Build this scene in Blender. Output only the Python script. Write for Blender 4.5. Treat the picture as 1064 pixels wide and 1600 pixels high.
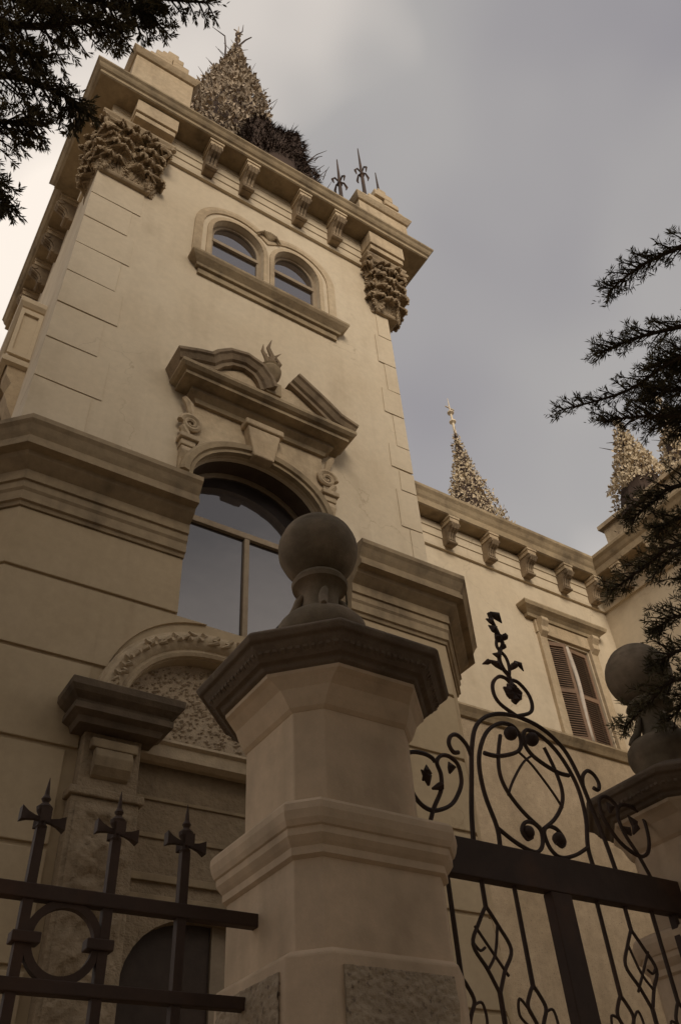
import bpy, bmesh, math, random
from mathutils import Vector, Matrix, noise as mnoise
random.seed(7)
R = math.radians
scene = bpy.context.scene
for o in list(bpy.data.objects):
    bpy.data.objects.remove(o)
COL = scene.collection

# ------------------------------------------------------------------ camera
cam_d = bpy.data.cameras.new('camera')
cam = bpy.data.objects.new('camera', cam_d)
COL.objects.link(cam)
scene.camera = cam
cam_d.sensor_fit = 'VERTICAL'
cam_d.sensor_height = 36.0
cam_d.lens = 1294.0 / 1600.0 * 36.0
cam_d.clip_end = 2000
cam_d.clip_start = 0.05
M = ((0.84254, 0.32946, 0.42612), (-0.53571, 0.59486, 0.59929), (-0.05604, -0.73321, 0.67769))
cam.matrix_world = Matrix(((M[0][0], -M[0][1], -M[0][2], 0.0),
                           (M[1][0], -M[1][1], -M[1][2], 0.0),
                           (M[2][0], -M[2][1], -M[2][2], 1.5),
                           (0, 0, 0, 1)))

# ------------------------------------------------------------------ sky, sun, exposure
SUN_ELEV, SUN_AZ = R(27), R(200)          # azimuth measured clockwise from +Y (north)
w = bpy.data.worlds.new('World')
scene.world = w
w.use_nodes = True
nt = w.node_tree
nt.nodes.clear()
def N(t, kind, **kw):
    n = t.nodes.new(kind)
    for k, v in kw.items():
        setattr(n, k, v)
    return n
out = N(nt, 'ShaderNodeOutputWorld')
bg = N(nt, 'ShaderNodeBackground')
sky = N(nt, 'ShaderNodeTexSky', sky_type='NISHITA')
sky.sun_disc = False
sky.sun_elevation = SUN_ELEV
sky.sun_rotation = SUN_AZ
sky.dust_density = 4.0
tc = N(nt, 'ShaderNodeTexCoord')
mp = N(nt, 'ShaderNodeMapping')
mp.inputs['Scale'].default_value = (1.0, 1.0, 1.0)
mp.inputs['Location'].default_value = (0.35, 0.1, 0.0)
n1 = N(nt, 'ShaderNodeTexNoise', noise_dimensions='3D')
n1.inputs['Scale'].default_value = 1.9
n1.inputs['Detail'].default_value = 3.0
n1.inputs['Roughness'].default_value = 0.42
rp = N(nt, 'ShaderNodeValToRGB')
rp.color_ramp.elements[0].position = 0.30
rp.color_ramp.elements[0].color = (1.98, 1.88, 2.02, 1)
rp.color_ramp.elements[1].position = 0.64
rp.color_ramp.elements[1].color = (6.8, 6.1, 5.4, 1)
e_ = rp.color_ramp.elements.new(0.49)
e_.color = (2.82, 2.70, 2.62, 1)
mx = N(nt, 'ShaderNodeMixRGB')
mx.inputs['Fac'].default_value = 0.95
nt.links.new(tc.outputs['Generated'], mp.inputs['Vector'])
nt.links.new(mp.outputs['Vector'], n1.inputs['Vector'])
nt.links.new(n1.outputs['Fac'], rp.inputs['Fac'])
nt.links.new(sky.outputs['Color'], mx.inputs['Color1'])
nt.links.new(rp.outputs['Color'], mx.inputs['Color2'])
nt.links.new(mx.outputs['Color'], bg.inputs['Color'])
bg.inputs['Strength'].default_value = 0.097
nt.links.new(bg.outputs['Background'], out.inputs['Surface'])

sd = bpy.data.lights.new('sun', 'SUN')
sd.energy = 1.5
sd.angle = R(30)
sd.color = (1.0, 0.88, 0.72)
sun = bpy.data.objects.new('sun', sd)
COL.objects.link(sun)
sdir = Vector((math.sin(SUN_AZ) * math.cos(SUN_ELEV), math.cos(SUN_AZ) * math.cos(SUN_ELEV), math.sin(SUN_ELEV)))
sun.rotation_euler = sdir.to_track_quat('Z', 'Y').to_euler()
sun.location = sdir * 60

vs = scene.view_settings
vs.view_transform = 'Standard'
vs.look = 'None'
vs.exposure = 0.66
vs.gamma = 1.0
vs.use_curve_mapping = False
scene.render.engine = 'CYCLES'
scene.render.resolution_x, scene.render.resolution_y = 680, 1024

# ------------------------------------------------------------------ materials
def new_mat(name):
    m = bpy.data.materials.new(name)
    m.use_nodes = True
    t = m.node_tree
    b = t.nodes['Principled BSDF']
    return m, t, b

def noise(t, vec, scale, detail=5, rough=0.55, stretch=None):
    n = N(t, 'ShaderNodeTexNoise')
    n.inputs['Scale'].default_value = scale
    n.inputs['Detail'].default_value = detail
    n.inputs['Roughness'].default_value = rough
    if stretch:
        mpn = N(t, 'ShaderNodeMapping')
        mpn.inputs['Scale'].default_value = stretch
        t.links.new(vec, mpn.inputs['Vector'])
        vec = mpn.outputs['Vector']
    t.links.new(vec, n.inputs['Vector'])
    return n.outputs['Fac']

def ramp(t, fac, p0, p1, c0=(0, 0, 0, 1), c1=(1, 1, 1, 1)):
    r = N(t, 'ShaderNodeValToRGB')
    r.color_ramp.elements[0].position = p0
    r.color_ramp.elements[1].position = p1
    r.color_ramp.elements[0].color = c0
    r.color_ramp.elements[1].color = c1
    t.links.new(fac, r.inputs['Fac'])
    return r.outputs['Color']

def mix(t, fac, a, b, mode='MIX'):
    m = N(t, 'ShaderNodeMixRGB', blend_type=mode)
    for s, v in (('Fac', fac), ('Color1', a), ('Color2', b)):
        if isinstance(v, (int, float)):
            m.inputs[s].default_value = v
        elif isinstance(v, tuple):
            m.inputs[s].default_value = v if len(v) == 4 else (*v, 1)
        else:
            t.links.new(v, m.inputs[s])
    return m.outputs['Color']

def surf(name, c1, c2, stain, stain_amt=0.6, rough=0.9, bump=0.25, bscale=30, streak=(2.2, 2.2, 0.22),
         s0=0.5, s1=0.75, big=0.7, bdist=0.02, speck=None, mottle=0.16, cracks=False):
    m, t, b = new_mat(name)
    pos = N(t, 'ShaderNodeNewGeometry').outputs['Position']
    base = mix(t, ramp(t, noise(t, pos, big, 3), 0.35, 0.68), c1, c2)
    fine = ramp(t, noise(t, pos, 9, 4, 0.7), 0.25, 0.8, (1 - mottle * 1.4, 1 - mottle * 1.4, 1 - mottle * 1.4, 1), (1 + mottle * 0.7, 1 + mottle * 0.7, 1 + mottle * 0.7, 1))
    base = mix(t, 1.0, base, fine, 'MULTIPLY')
    st = ramp(t, noise(t, pos, 1.0, 4, 0.6, streak), s0, s1)
    st2 = ramp(t, noise(t, pos, 2.3, 3, 0.6), 0.35, 0.65)
    sfac = mix(t, 1.0, st, st2, 'MULTIPLY')
    sc = N(t, 'ShaderNodeMath', operation='MULTIPLY')
    t.links.new(sfac, sc.inputs[0])
    sc.inputs[1].default_value = stain_amt
    base = mix(t, sc.outputs[0], base, stain)
    if cracks:
        vo = N(t, 'ShaderNodeTexVoronoi', feature='DISTANCE_TO_EDGE')
        vo.inputs['Scale'].default_value = 0.55
        wv = N(t, 'ShaderNodeVectorMath', operation='ADD')
        nv_ = N(t, 'ShaderNodeTexNoise')
        nv_.inputs['Scale'].default_value = 2.2
        nv_.inputs['Detail'].default_value = 4
        t.links.new(pos, nv_.inputs['Vector'])
        t.links.new(pos, wv.inputs[0])
        t.links.new(nv_.outputs['Color'], wv.inputs[1])
        t.links.new(wv.outputs['Vector'], vo.inputs['Vector'])
        cl = ramp(t, vo.outputs['Distance'], 0.0, 0.006, (1, 1, 1, 1), (0, 0, 0, 1))
        cm_ = ramp(t, noise(t, pos, 0.5, 2), 0.52, 0.62)
        base = mix(t, mix(t, 1.0, cl, mix(t, 1.0, cm_, (0.55, 0.55, 0.55, 1), 'MULTIPLY'), 'MULTIPLY'), base, stain)
    if speck:
        sp = ramp(t, noise(t, pos, speck[0], 3, 0.6), speck[1], speck[1] + 0.12)
        base = mix(t, sp, base, speck[2])
    t.links.new(base, b.inputs['Base Color'])
    b.inputs['Roughness'].default_value = rough
    b.inputs['Specular IOR Level'].default_value = 0.2
    bp = N(t, 'ShaderNodeBump')
    bp.inputs['Strength'].default_value = bump
    bp.inputs['Distance'].default_value = bdist
    h = noise(t, pos, bscale, 3, 0.65)
    h2 = noise(t, pos, bscale * 0.18, 3, 0.6)
    hm = mix(t, 0.5, h, h2)
    t.links.new(hm, bp.inputs['Height'])
    t.links.new(bp.outputs['Normal'], b.inputs['Normal'])
    return m

MT = {}
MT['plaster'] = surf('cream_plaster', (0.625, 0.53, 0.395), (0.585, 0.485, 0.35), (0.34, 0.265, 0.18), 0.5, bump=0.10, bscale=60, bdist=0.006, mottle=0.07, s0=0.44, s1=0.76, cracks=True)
MT['plaster_low'] = surf('deep_tone_ground_floor_plaster', (0.47, 0.37, 0.245), (0.42, 0.325, 0.205), (0.28, 0.205, 0.125), 0.55, bump=0.10, bscale=60, bdist=0.006, mottle=0.08, cracks=True)  # deeper, warmer tone than the upper plaster
MT['trim_low'] = surf('lower_stone_cornice', (0.40, 0.31, 0.20), (0.32, 0.24, 0.15), (0.10, 0.075, 0.05), 0.85, bump=0.4, bscale=30, bdist=0.012, s0=0.38, s1=0.66)  # slightly darker than the upper trim
MT['trim'] = surf('weathered_stone_trim', (0.42, 0.33, 0.215), (0.33, 0.25, 0.155), (0.10, 0.075, 0.05), 0.85, bump=0.45, bscale=26, s0=0.4, s1=0.68)
MT['pale'] = surf('pale_carved_stone', (0.56, 0.45, 0.31), (0.47, 0.36, 0.235), (0.17, 0.125, 0.08), 0.7, bump=0.7, bscale=30, s0=0.45, s1=0.7)
MT['sooty'] = surf('sooty_stone', (0.22, 0.165, 0.11), (0.13, 0.095, 0.065), (0.05, 0.038, 0.028), 0.85, bump=0.6, bscale=28, s0=0.35, s1=0.65)
MT['capstone'] = surf('weathered_capital_stone', (0.47, 0.37, 0.25), (0.38, 0.29, 0.19), (0.13, 0.095, 0.065), 0.8, bump=0.7, bscale=30, s0=0.4, s1=0.68)
MT['bracket'] = surf('grimy_bracket_stone', (0.33, 0.25, 0.165), (0.25, 0.185, 0.12), (0.09, 0.066, 0.045), 0.85, bump=0.5, bscale=40, s0=0.4, s1=0.66)
MT['post'] = surf('post_render', (0.68, 0.51, 0.35), (0.60, 0.465, 0.31), (0.27, 0.20, 0.13), 0.75, bump=0.35, bscale=60, bdist=0.006, s0=0.42, s1=0.72, mottle=0.12)
MT['cap'] = surf('dark_lichen_stone', (0.23, 0.17, 0.12), (0.155, 0.12, 0.086), (0.065, 0.05, 0.037), 0.8, bump=0.8, bscale=45, bdist=0.012, s0=0.35, s1=0.7, speck=(26, 0.6, (0.2, 0.16, 0.11)))
MT['ball'] = surf('mossy_ball_stone', (0.31, 0.235, 0.16), (0.20, 0.16, 0.105), (0.08, 0.06, 0.042), 0.85, bump=0.7, bscale=70, bdist=0.006, streak=(3, 3, 6), s0=0.4, s1=0.66, big=4.0, mottle=0.25)
MT['rough'] = surf('pebbledash', (0.46, 0.36, 0.25), (0.37, 0.285, 0.19), (0.15, 0.11, 0.075), 0.6, bump=0.8, bscale=70, bdist=0.015, speck=(46, 0.58, (0.19, 0.14, 0.10)))
MT['relief'] = surf('worn_relief_stone', (0.36, 0.28, 0.185), (0.28, 0.21, 0.135), (0.11, 0.08, 0.05), 0.7, bump=1.0, bscale=16, bdist=0.05)
MT['ground'] = surf('worn_stone_setts', (0.27, 0.22, 0.165), (0.22, 0.18, 0.135), (0.14, 0.11, 0.08), 0.4, bump=0.4, bscale=80, streak=(1, 1, 1))
MT['paving'] = surf('pavement_slabs', (0.46, 0.37, 0.27), (0.40, 0.32, 0.23), (0.24, 0.19, 0.13), 0.5, bump=0.3, bscale=50, streak=(1, 1, 1))
MT['soil'] = surf('garden_gravel', (0.36, 0.28, 0.195), (0.30, 0.235, 0.16), (0.18, 0.14, 0.095), 0.5, bump=0.8, bscale=20, streak=(1, 1, 1))
MT['iron'] = surf('old_iron', (0.058, 0.038, 0.029), (0.08, 0.05, 0.036), (0.13, 0.064, 0.036), 0.8, rough=0.62, bump=0.35, bscale=70, bdist=0.004, streak=(3, 3, 3))
MT['wood'] = surf('painted_frame_wood', (0.36, 0.285, 0.20), (0.29, 0.225, 0.155), (0.14, 0.10, 0.07), 0.6, rough=0.7, bump=0.2, bscale=30)
MT['shutter'] = surf('brown_shutter_paint', (0.27, 0.175, 0.115), (0.20, 0.13, 0.09), (0.10, 0.066, 0.046), 0.6, rough=0.65, bump=0.2, bscale=30)
MT['lining'] = surf('dark_arch_lining', (0.10, 0.07, 0.05), (0.075, 0.053, 0.038), (0.05, 0.036, 0.028), 0.5, bump=0.2, bscale=30)
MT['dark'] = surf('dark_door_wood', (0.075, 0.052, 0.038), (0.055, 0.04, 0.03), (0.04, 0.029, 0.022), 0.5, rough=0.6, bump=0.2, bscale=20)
MT['bark'] = surf('conifer_bark', (0.075, 0.052, 0.036), (0.05, 0.036, 0.026), (0.03, 0.022, 0.017), 0.6, bump=1.0, bscale=25, streak=(4, 4, 0.6))
MT['roof'] = surf('roof_lead', (0.10, 0.085, 0.07), (0.075, 0.065, 0.055), (0.05, 0.04, 0.03), 0.6, bump=0.3, bscale=20)
MT['cloth'] = surf('pale_curtain', (0.62, 0.54, 0.46), (0.55, 0.48, 0.4), (0.4, 0.33, 0.27), 0.4, bump=0.1, bscale=20)
MT['twig'] = surf('dry_twig', (0.075, 0.05, 0.038), (0.05, 0.034, 0.028), (0.03, 0.022, 0.02), 0.4, bump=0.2, bscale=30)

def leaf_mat(name, a, b_, c, trans=0.25):
    m, t, b = new_mat(name)
    pos = N(t, 'ShaderNodeNewGeometry')
    rnd = N(t, 'ShaderNodeTexWhiteNoise', noise_dimensions='1D')
    t.links.new(pos.outputs['Random Per Island'], rnd.inputs['W'])
    c1 = mix(t, ramp(t, rnd.outputs['Value'], 0.1, 0.9), a, b_)
    c2 = mix(t, ramp(t, noise(t, pos.outputs['Position'], 1.6, 4), 0.42, 0.62), c1, c)
    t.links.new(c2, b.inputs['Base Color'])
    b.inputs['Roughness'].default_value = 0.7
    b.inputs['Specular IOR Level'].default_value = 0.25
    return m
MT['needle'] = leaf_mat('dark_needles', (0.10, 0.088, 0.046), (0.175, 0.145, 0.075), (0.075, 0.065, 0.036))
MT['dryleaf'] = leaf_mat('dry_ivy_leaves', (0.72, 0.61, 0.45), (0.36, 0.28, 0.19), (0.60, 0.50, 0.35))
MT['ivyleaf'] = leaf_mat('weathered_ivy_leaves', (0.52, 0.42, 0.31), (0.19, 0.15, 0.11), (0.34, 0.27, 0.195))

def glass(name, ior, tint):
    m, t, b = new_mat(name)
    t.nodes.remove(b)
    o = t.nodes['Material Output']
    df = N(t, 'ShaderNodeBsdfDiffuse')
    df.inputs['Color'].default_value = (*tint, 1)
    gl = N(t, 'ShaderNodeBsdfGlossy')
    gl.inputs['Roughness'].default_value = 0.04
    gl.inputs['Color'].default_value = (0.95, 0.93, 0.95, 1)
    fr = N(t, 'ShaderNodeFresnel')
    fr.inputs['IOR'].default_value = ior
    ms = N(t, 'ShaderNodeMixShader')
    pos = N(t, 'ShaderNodeNewGeometry').outputs['Position']
    bp = N(t, 'ShaderNodeBump')
    bp.inputs['Strength'].default_value = 0.06
    bp.inputs['Distance'].default_value = 0.05
    t.links.new(noise(t, pos, 1.7, 3), bp.inputs['Height'])
    t.links.new(bp.outputs['Normal'], gl.inputs['Normal'])
    t.links.new(fr.outputs['Fac'], ms.inputs['Fac'])
    t.links.new(df.outputs['BSDF'], ms.inputs[1])
    t.links.new(gl.outputs['BSDF'], ms.inputs[2])
    t.links.new(ms.outputs['Shader'], o.inputs['Surface'])
    return m
MT['glass'] = glass('window_glass', 2.3, (0.03, 0.026, 0.026))
MT['oldglass'] = glass('old_window_glass', 3.6, (0.035, 0.028, 0.024))

# ------------------------------------------------------------------ mesh builder
def root_loc(p):
    while p is not None and p.parent is not None:
        p = p.parent
    return Vector(p.location) if p is not None else Vector((0, 0, 0))

class MB:
    def __init__(s):
        s.v, s.f = [], []
    def add(s, vs_, fs):
        n = len(s.v)
        s.v += [tuple(p) for p in vs_]
        s.f += [tuple(i + n for i in f) for f in fs]
        return s
    def box(s, x0, x1, y0, y1, z0, z1):
        return s.add([(x0, y0, z0), (x1, y0, z0), (x1, y1, z0), (x0, y1, z0), (x0, y0, z1), (x1, y0, z1), (x1, y1, z1), (x0, y1, z1)],
                     [(0, 3, 2, 1), (4, 5, 6, 7), (0, 1, 5, 4), (1, 2, 6, 5), (2, 3, 7, 6), (3, 0, 4, 7)])
    def loft(s, rings, closed=True, caps=True):
        n = len(rings[0])
        vs_ = [p for r in rings for p in r]
        fs = []
        for i in range(len(rings) - 1):
            for j in range(n if closed else n - 1):
                k = (j + 1) % n
                fs.append((i * n + j, i * n + k, (i + 1) * n + k, (i + 1) * n + j))
        if caps and closed:
            fs.append(tuple(range(n - 1, -1, -1)))
            fs.append(tuple((len(rings) - 1) * n + j for j in range(n)))
        return s.add(vs_, fs)
    def prism_xz(s, poly, y0, y1):
        return s.loft([[(x, y0, z) for x, z in poly], [(x, y1, z) for x, z in poly]])
    def prism_yz(s, poly, x0, x1):
        return s.loft([[(x0, y, z) for y, z in poly], [(x1, y, z) for y, z in poly]])
    def prism_z(s, poly, z0, z1):
        return s.loft([[(x, y, z0) for x, y in poly], [(x, y, z1) for x, y in poly]])
    def sweep_plan(s, path, prof):
        rings = []
        P = [Vector(p) for p in path]
        for i, p in enumerate(P):
            ns = []
            if i > 0:
                d = (P[i] - P[i - 1]).normalized(); ns.append(Vector((d.y, -d.x)))
            if i < len(P) - 1:
                d = (P[i + 1] - P[i]).normalized(); ns.append(Vector((d.y, -d.x)))
            n = sum(ns, Vector((0, 0)))
            n.normalize()
            k = 1.0 / max(0.3, n.dot(ns[0]))
            rings.append([(p.x + n.x * k * o, p.y + n.y * k * o, z) for o, z in prof])
        return s.loft(rings)
    def sweep_xz(s, path, prof, y0):
        """prof: (out towards viewer, along path normal)"""
        rings = []
        P = [Vector(p) for p in path]
        for i, p in enumerate(P):
            ns = []
            if i > 0:
                d = (P[i] - P[i - 1]).normalized(); ns.append(Vector((-d.y, d.x)))
            if i < len(P) - 1:
                d = (P[i + 1] - P[i]).normalized(); ns.append(Vector((-d.y, d.x)))
            n = sum(ns, Vector((0, 0)))
            n.normalize()
            k = 1.0 / max(0.5, n.dot(ns[0]))
            rings.append([(p.x + n.x * k * q, y0 - o, p.y + n.y * k * q) for o, q in prof])
        return s.loft(rings)
    def tube(s, pts, rad, n=6, flat=None):
        P = [Vector(p) for p in pts]
        rr = rad if isinstance(rad, (list, tuple)) else [rad] * len(P)
        rings = []
        up = Vector((0.13, 0.9, 0.21)).normalized() if flat is None else Vector(flat)
        for i, p in enumerate(P):
            d = (P[min(i + 1, len(P) - 1)] - P[max(i - 1, 0)])
            if d.length < 1e-9:
                d = Vector((0, 0, 1))
            d.normalize()
            a = d.cross(up)
            if a.length < 1e-4:
                a = d.cross(Vector((1, 0, 0)))
            a.normalize()
            b = a.cross(d)
            rings.append([p + (a * math.cos(2 * math.pi * (j + .5) / n) + b * math.sin(2 * math.pi * (j + .5) / n)) * rr[i] for j in range(n)])
        return s.loft(rings)
    def lathe(s, c, prof, n=24):
        rings = []
        for r, z in prof:
            rings.append([(c[0] + r * math.cos(2 * math.pi * j / n), c[1] + r * math.sin(2 * math.pi * j / n), c[2] + z) for j in range(n)])
        return s.loft(rings)
    def octa(s, c, prof):
        rings = []
        for z, h, k in prof:
            q = h - k
            rings.append([(c[0] + x, c[1] + y, z) for x, y in ((-q, -h), (q, -h), (h, -q), (h, q), (q, h), (-q, h), (-h, q), (-h, -q))])
        return s.loft(rings)
    def build(s, name, m, parent=None, smooth=False, bevel=0.0, recalc=True):
        me = bpy.data.meshes.new(name)
        L = root_loc(parent)
        me.from_pydata([(p[0] - L.x, p[1] - L.y, p[2] - L.z) for p in s.v], [], s.f)
        if recalc:
            bm = bmesh.new(); bm.from_mesh(me)
            bmesh.ops.recalc_face_normals(bm, faces=bm.faces)
            bm.to_mesh(me); bm.free()
        me.materials.append(MT[m] if isinstance(m, str) else m)
        if smooth:
            for p in me.polygons:
                p.use_smooth = True
            me.set_sharp_from_angle(angle=R(38))
        o = bpy.data.objects.new(name, me)
        COL.objects.link(o)
        o.parent = parent
        if bevel:
            md = o.modifiers.new('edge', 'BEVEL')
            md.width = bevel; md.segments = 2; md.limit_method = 'ANGLE'; md.angle_limit = R(35)
        return o

def link_copy(src, parent, loc, rz=0.0, sc=(1, 1, 1), name=None):
    """another object sharing src's mesh; loc in world coordinates"""
    o = src.copy()
    COL.objects.link(o)
    o.parent = parent
    o.location = Vector(loc) - root_loc(parent)
    o.rotation_euler = (0, 0, rz)
    o.scale = sc
    return o

def thing(name, loc, label, cat, group=None):
    o = bpy.data.objects.new(name, None)
    COL.objects.link(o)
    o.location = loc
    o['label'] = label; o['category'] = cat
    if group:
        o['group'] = group
    return o

def tag(o, label, cat, group=None):
    o['label'] = label; o['category'] = cat
    if group:
        o['group'] = group
    return o

def structure(o):
    o['kind'] = 'structure'
    return o

def arch_pts(cx, hw, spring, rise, n=14, power=2.0):
    """left spring -> crown -> right spring"""
    pts = []
    for i in range(n + 1):
        a = math.pi * (1 - i / n)
        ca, sa = math.cos(a), math.sin(a)
        x = math.copysign(abs(ca) ** (2 / power), ca)
        z = abs(sa) ** (2 / power)
        pts.append((cx + hw * x, spring + rise * z))
    return pts

def outline(cx, hw, z0, spring, rise, n=14, power=2.0):
    return [(cx + hw, z0), (cx - hw, z0)] + arch_pts(cx, hw, spring, rise, n, power)

def wall_holes(name, m, parent, y, x0, x1, z0, z1, holes, depth):
    """flat front wall with real openings and their reveals"""
    bm = bmesh.new()
    def loop(pts):
        vsx = [bm.verts.new((x, y, z)) for x, z in pts]
        return [bm.edges.new((vsx[i], vsx[(i + 1) % len(vsx)])) for i in range(len(vsx))]
    ed = loop([(x0, z0), (x1, z0), (x1, z1), (x0, z1)])
    for h in holes:
        ed += loop(h)
    bmesh.ops.triangle_fill(bm, use_beauty=True, use_dissolve=False, edges=ed, normal=(0, -1, 0))
    for f in bm.faces:
        if f.normal.y > 0:
            f.normal_flip()
    for h in holes:
        a = [bm.verts.new((x, y, z)) for x, z in h]
        b = [bm.verts.new((x, y + depth, z)) for x, z in h]
        for i in range(len(h)):
            j = (i + 1) % len(h)
            bm.faces.new((a[i], a[j], b[j], b[i]))
    me = bpy.data.meshes.new(name)
    L = root_loc(parent)
    bmesh.ops.translate(bm, verts=bm.verts, vec=-L)
    bm.to_mesh(me); bm.free()
    me.materials.append(MT[m])
    o = bpy.data.objects.new(name, me)
    COL.objects.link(o); o.parent = parent
    return o

# ------------------------------------------------------------------ ground
def sheet(name, x0, x1, y0, y1, z, m):
    b = MB(); b.add([(x0, y0, z), (x1, y0, z), (x1, y1, z), (x0, y1, z)], [(0, 1, 2, 3)])
    return structure(b.build(name, m))
sheet('ground', -400, 400, -400, 400, -0.02, 'soil')
sheet('road', -60, 60, -6.0, 0.9, -0.012, 'ground')
b = MB(); b.box(-60, 60, 0.9, 2.55, -0.1, 0.12)
structure(b.build('pavement', 'paving', bevel=0.02))

# ------------------------------------------------------------------ villa tower
TW = thing('villa_tower', (3.4, 8.0, 0), 'tall cream plastered villa tower with twin arched windows, canted ground floor and bracketed cornice', 'tower')
YW = 6.8
big = outline(3.55, 0.93, 6.3, 8.72, 0.72, 18)
w1 = outline(3.10, 0.49, 13.5, 14.80, 0.56, 14)
w2 = outline(4.27, 0.46, 13.5, 14.82, 0.55, 14)
wall_holes('wall', 'plaster', TW, YW, 0.6, 6.24, 0.0, 17.2, [big, w1, w2], 0.36)
b = MB()
b.add([(0.6, 6.8, 0), (0.6, 12.4, 0), (0.6, 12.4, 17.2), (0.6, 6.8, 17.2)], [(0, 1, 2, 3)])
b.add([(6.24, 6.8, 0), (6.24, 12.4, 0), (6.24, 12.4, 17.2), (6.24, 6.8, 17.2)], [(3, 2, 1, 0)])
b.add([(0.6, 12.4, 0), (6.24, 12.4, 0), (6.24, 12.4, 17.2), (0.6, 12.4, 17.2)], [(0, 1, 2, 3)])
b.build('side_wall', 'plaster', TW, recalc=False)

# entablature: stepped frieze, cornice
path_t = [(0.72, 12.4), (0.72, 8.25), (0.6, 8.25), (0.6, 6.8), (6.72, 6.8), (6.72, 12.4)]
fr = MB()
fr.sweep_plan(path_t, [(-0.05, 17.12), (0.10, 17.12), (0.10, 16.98), (0.085, 16.97), (0.085, 16.76), (0.065, 16.75), (0.065, 16.54), (0.045, 16.53), (0.045, 16.34), (0.075, 16.33), (0.06, 16.27), (-0.05, 16.27)])
fr.build('frieze', 'plaster', TW)
co = MB()
co.sweep_plan(path_t, [(-0.05, 17.45), (0.60, 17.45), (0.615, 17.43), (0.615, 17.38), (0.58, 17.34), (0.56, 17.29), (0.535, 17.25), (0.50, 17.225), (0.50, 17.19), (0.505, 17.185), (0.505, 17.13), (0.48, 17.11), (-0.05, 17.10)])
cornice = co.build('cornice', 'trim', TW)
rf = MB(); rf.box(0.62, 6.7, 6.82, 12.4, 17.3, 17.52)
rf.build('roof_deck', 'roof', TW)

# cornice consoles
def console_mesh(width, depth, height):
    b = MB()
    hw = width / 2
    b.box(-hw - 0.02, hw + 0.02, -depth - 0.02, 0.02, -0.07, 0.0)
    b.box(-hw, hw, -depth, 0.02, -0.2 * height / 0.8, -0.068)
    d, h = depth, height
    prof = [(0.02, -0.24 * h)]
    prof += [(-d * 0.97, -0.24 * h), (-d * 1.0, -0.34 * h), (-d * 0.93, -0.45 * h), (-d * 0.76, -0.5 * h), (-d * 0.6, -0.56 * h), (-d * 0.5, -0.68 * h), (-d * 0.46, -0.82 * h), (-d * 0.52, -0.9 * h), (-d * 0.42, -h), (-d * 0.2, -h * 0.985), (0.02, -h * 0.97)]
    b.prism_yz(prof, -hw * 0.84, hw * 0.84)
    # acanthus rib on the face
    for k, x in enumerate((-hw * 0.5, 0, hw * 0.5)):
        b.tube([(x, -d * 0.99, -0.27 * h), (x, -d * 1.05, -0.36 * h), (x, -d * 0.93, -0.48 * h), (x, -d * 0.66, -0.57 * h), (x, -d * 0.52, -0.72 * h), (x, -d * 0.52, -0.86 * h)], [0.02, 0.04, 0.036, 0.03, 0.028, 0.03], 6)
    b.tube([(-hw * 0.95, -d * 0.5, -0.93 * h), (hw * 0.95, -d * 0.5, -0.93 * h)], 0.05 * h / 0.8, 8)
    b.tube([(-hw * 0.95, -d * 0.93, -0.36 * h), (hw * 0.95, -d * 0.93, -0.36 * h)], 0.07 * h / 0.8, 8)
    return b
cb = console_mesh(0.25, 0.40, 0.74)
CONS = cb.build('bracket', 'pale', None, bevel=0.006)
CONS.data.materials.append(MT['bracket'])
for i_, p_ in enumerate(CONS.data.polygons):
    if i_ >= 12:
        p_.material_index = 1
COL.objects.unlink(CONS)
for x in (2.37, 3.13, 4.27, 5.08):
    link_copy(CONS, cornice, (x, YW - 0.045, 17.10))
for y in (8.9, 9.7, 10.5, 11.3):
    o = link_copy(CONS, cornice, (0.72 - 0.045, y, 17.10), R(-90))
# entablature blocks over the capitals
for x0, x1 in ((0.84, 1.62), (5.78, 6.62)):
    b = MB(); b.box(x0, x1, 6.38, 6.8, 16.66, 17.095); b.box(x0 + .02, x1 - .02, 6.42, 6.8, 16.5, 16.66)
    b.build('entablature_block', 'pale', TW, bevel=0.012)
    
# capitals with acanthus leaves
def leaf_mesh(wd, ht, curl):
    b = MB()
    nu, nv = 9, 15
    for iv in range(nv):
        t = iv / (nv - 1)
        wv = wd * (0.5 + 0.65 * math.sin(math.pi * min(1, t * 0.8 + 0.08)))
        wv *= 1 - 0.55 * max(0, t - 0.75) / 0.25
        lob = 1 + 0.30 * (1 if iv % 3 == 1 else (-0.6 if iv % 3 == 0 else 0))
        if t < 0.62:
            oz, oy = t * ht, 0.12 * ht * t
        else:
            a = (t - 0.62) / 0.38 * 3.3
            oz = 0.62 * ht + curl * math.sin(a)
            oy = 0.0744 * ht + curl * (1 - math.cos(a)) * 1.1
        for iu in range(nu):
            u = iu / (nu - 1) * 2 - 1
            ww = wv * (lob if abs(u) > 0.7 else 1)
            rib = 0.07 * (1 - abs(u)) + (0.05 if iu % 2 == 0 else -0.03)
            b.v.append((u * ww / 2, -oy - rib * wd, oz - 0.16 * ht * u * u))
    for iv in range(nv - 1):
        for iu in range(nu - 1):
            a = iv * nu + iu
            b.f.append((a, a + 1, a + nu + 1, a + nu))
    return b
LEAF = leaf_mesh(0.22, 0.42, 0.06).build('acanthus_leaf', 'capstone', None, smooth=False, recalc=False)
md = LEAF.modifiers.new('thick', 'SOLIDIFY'); md.thickness = 0.028
COL.objects.unlink(LEAF)
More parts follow.
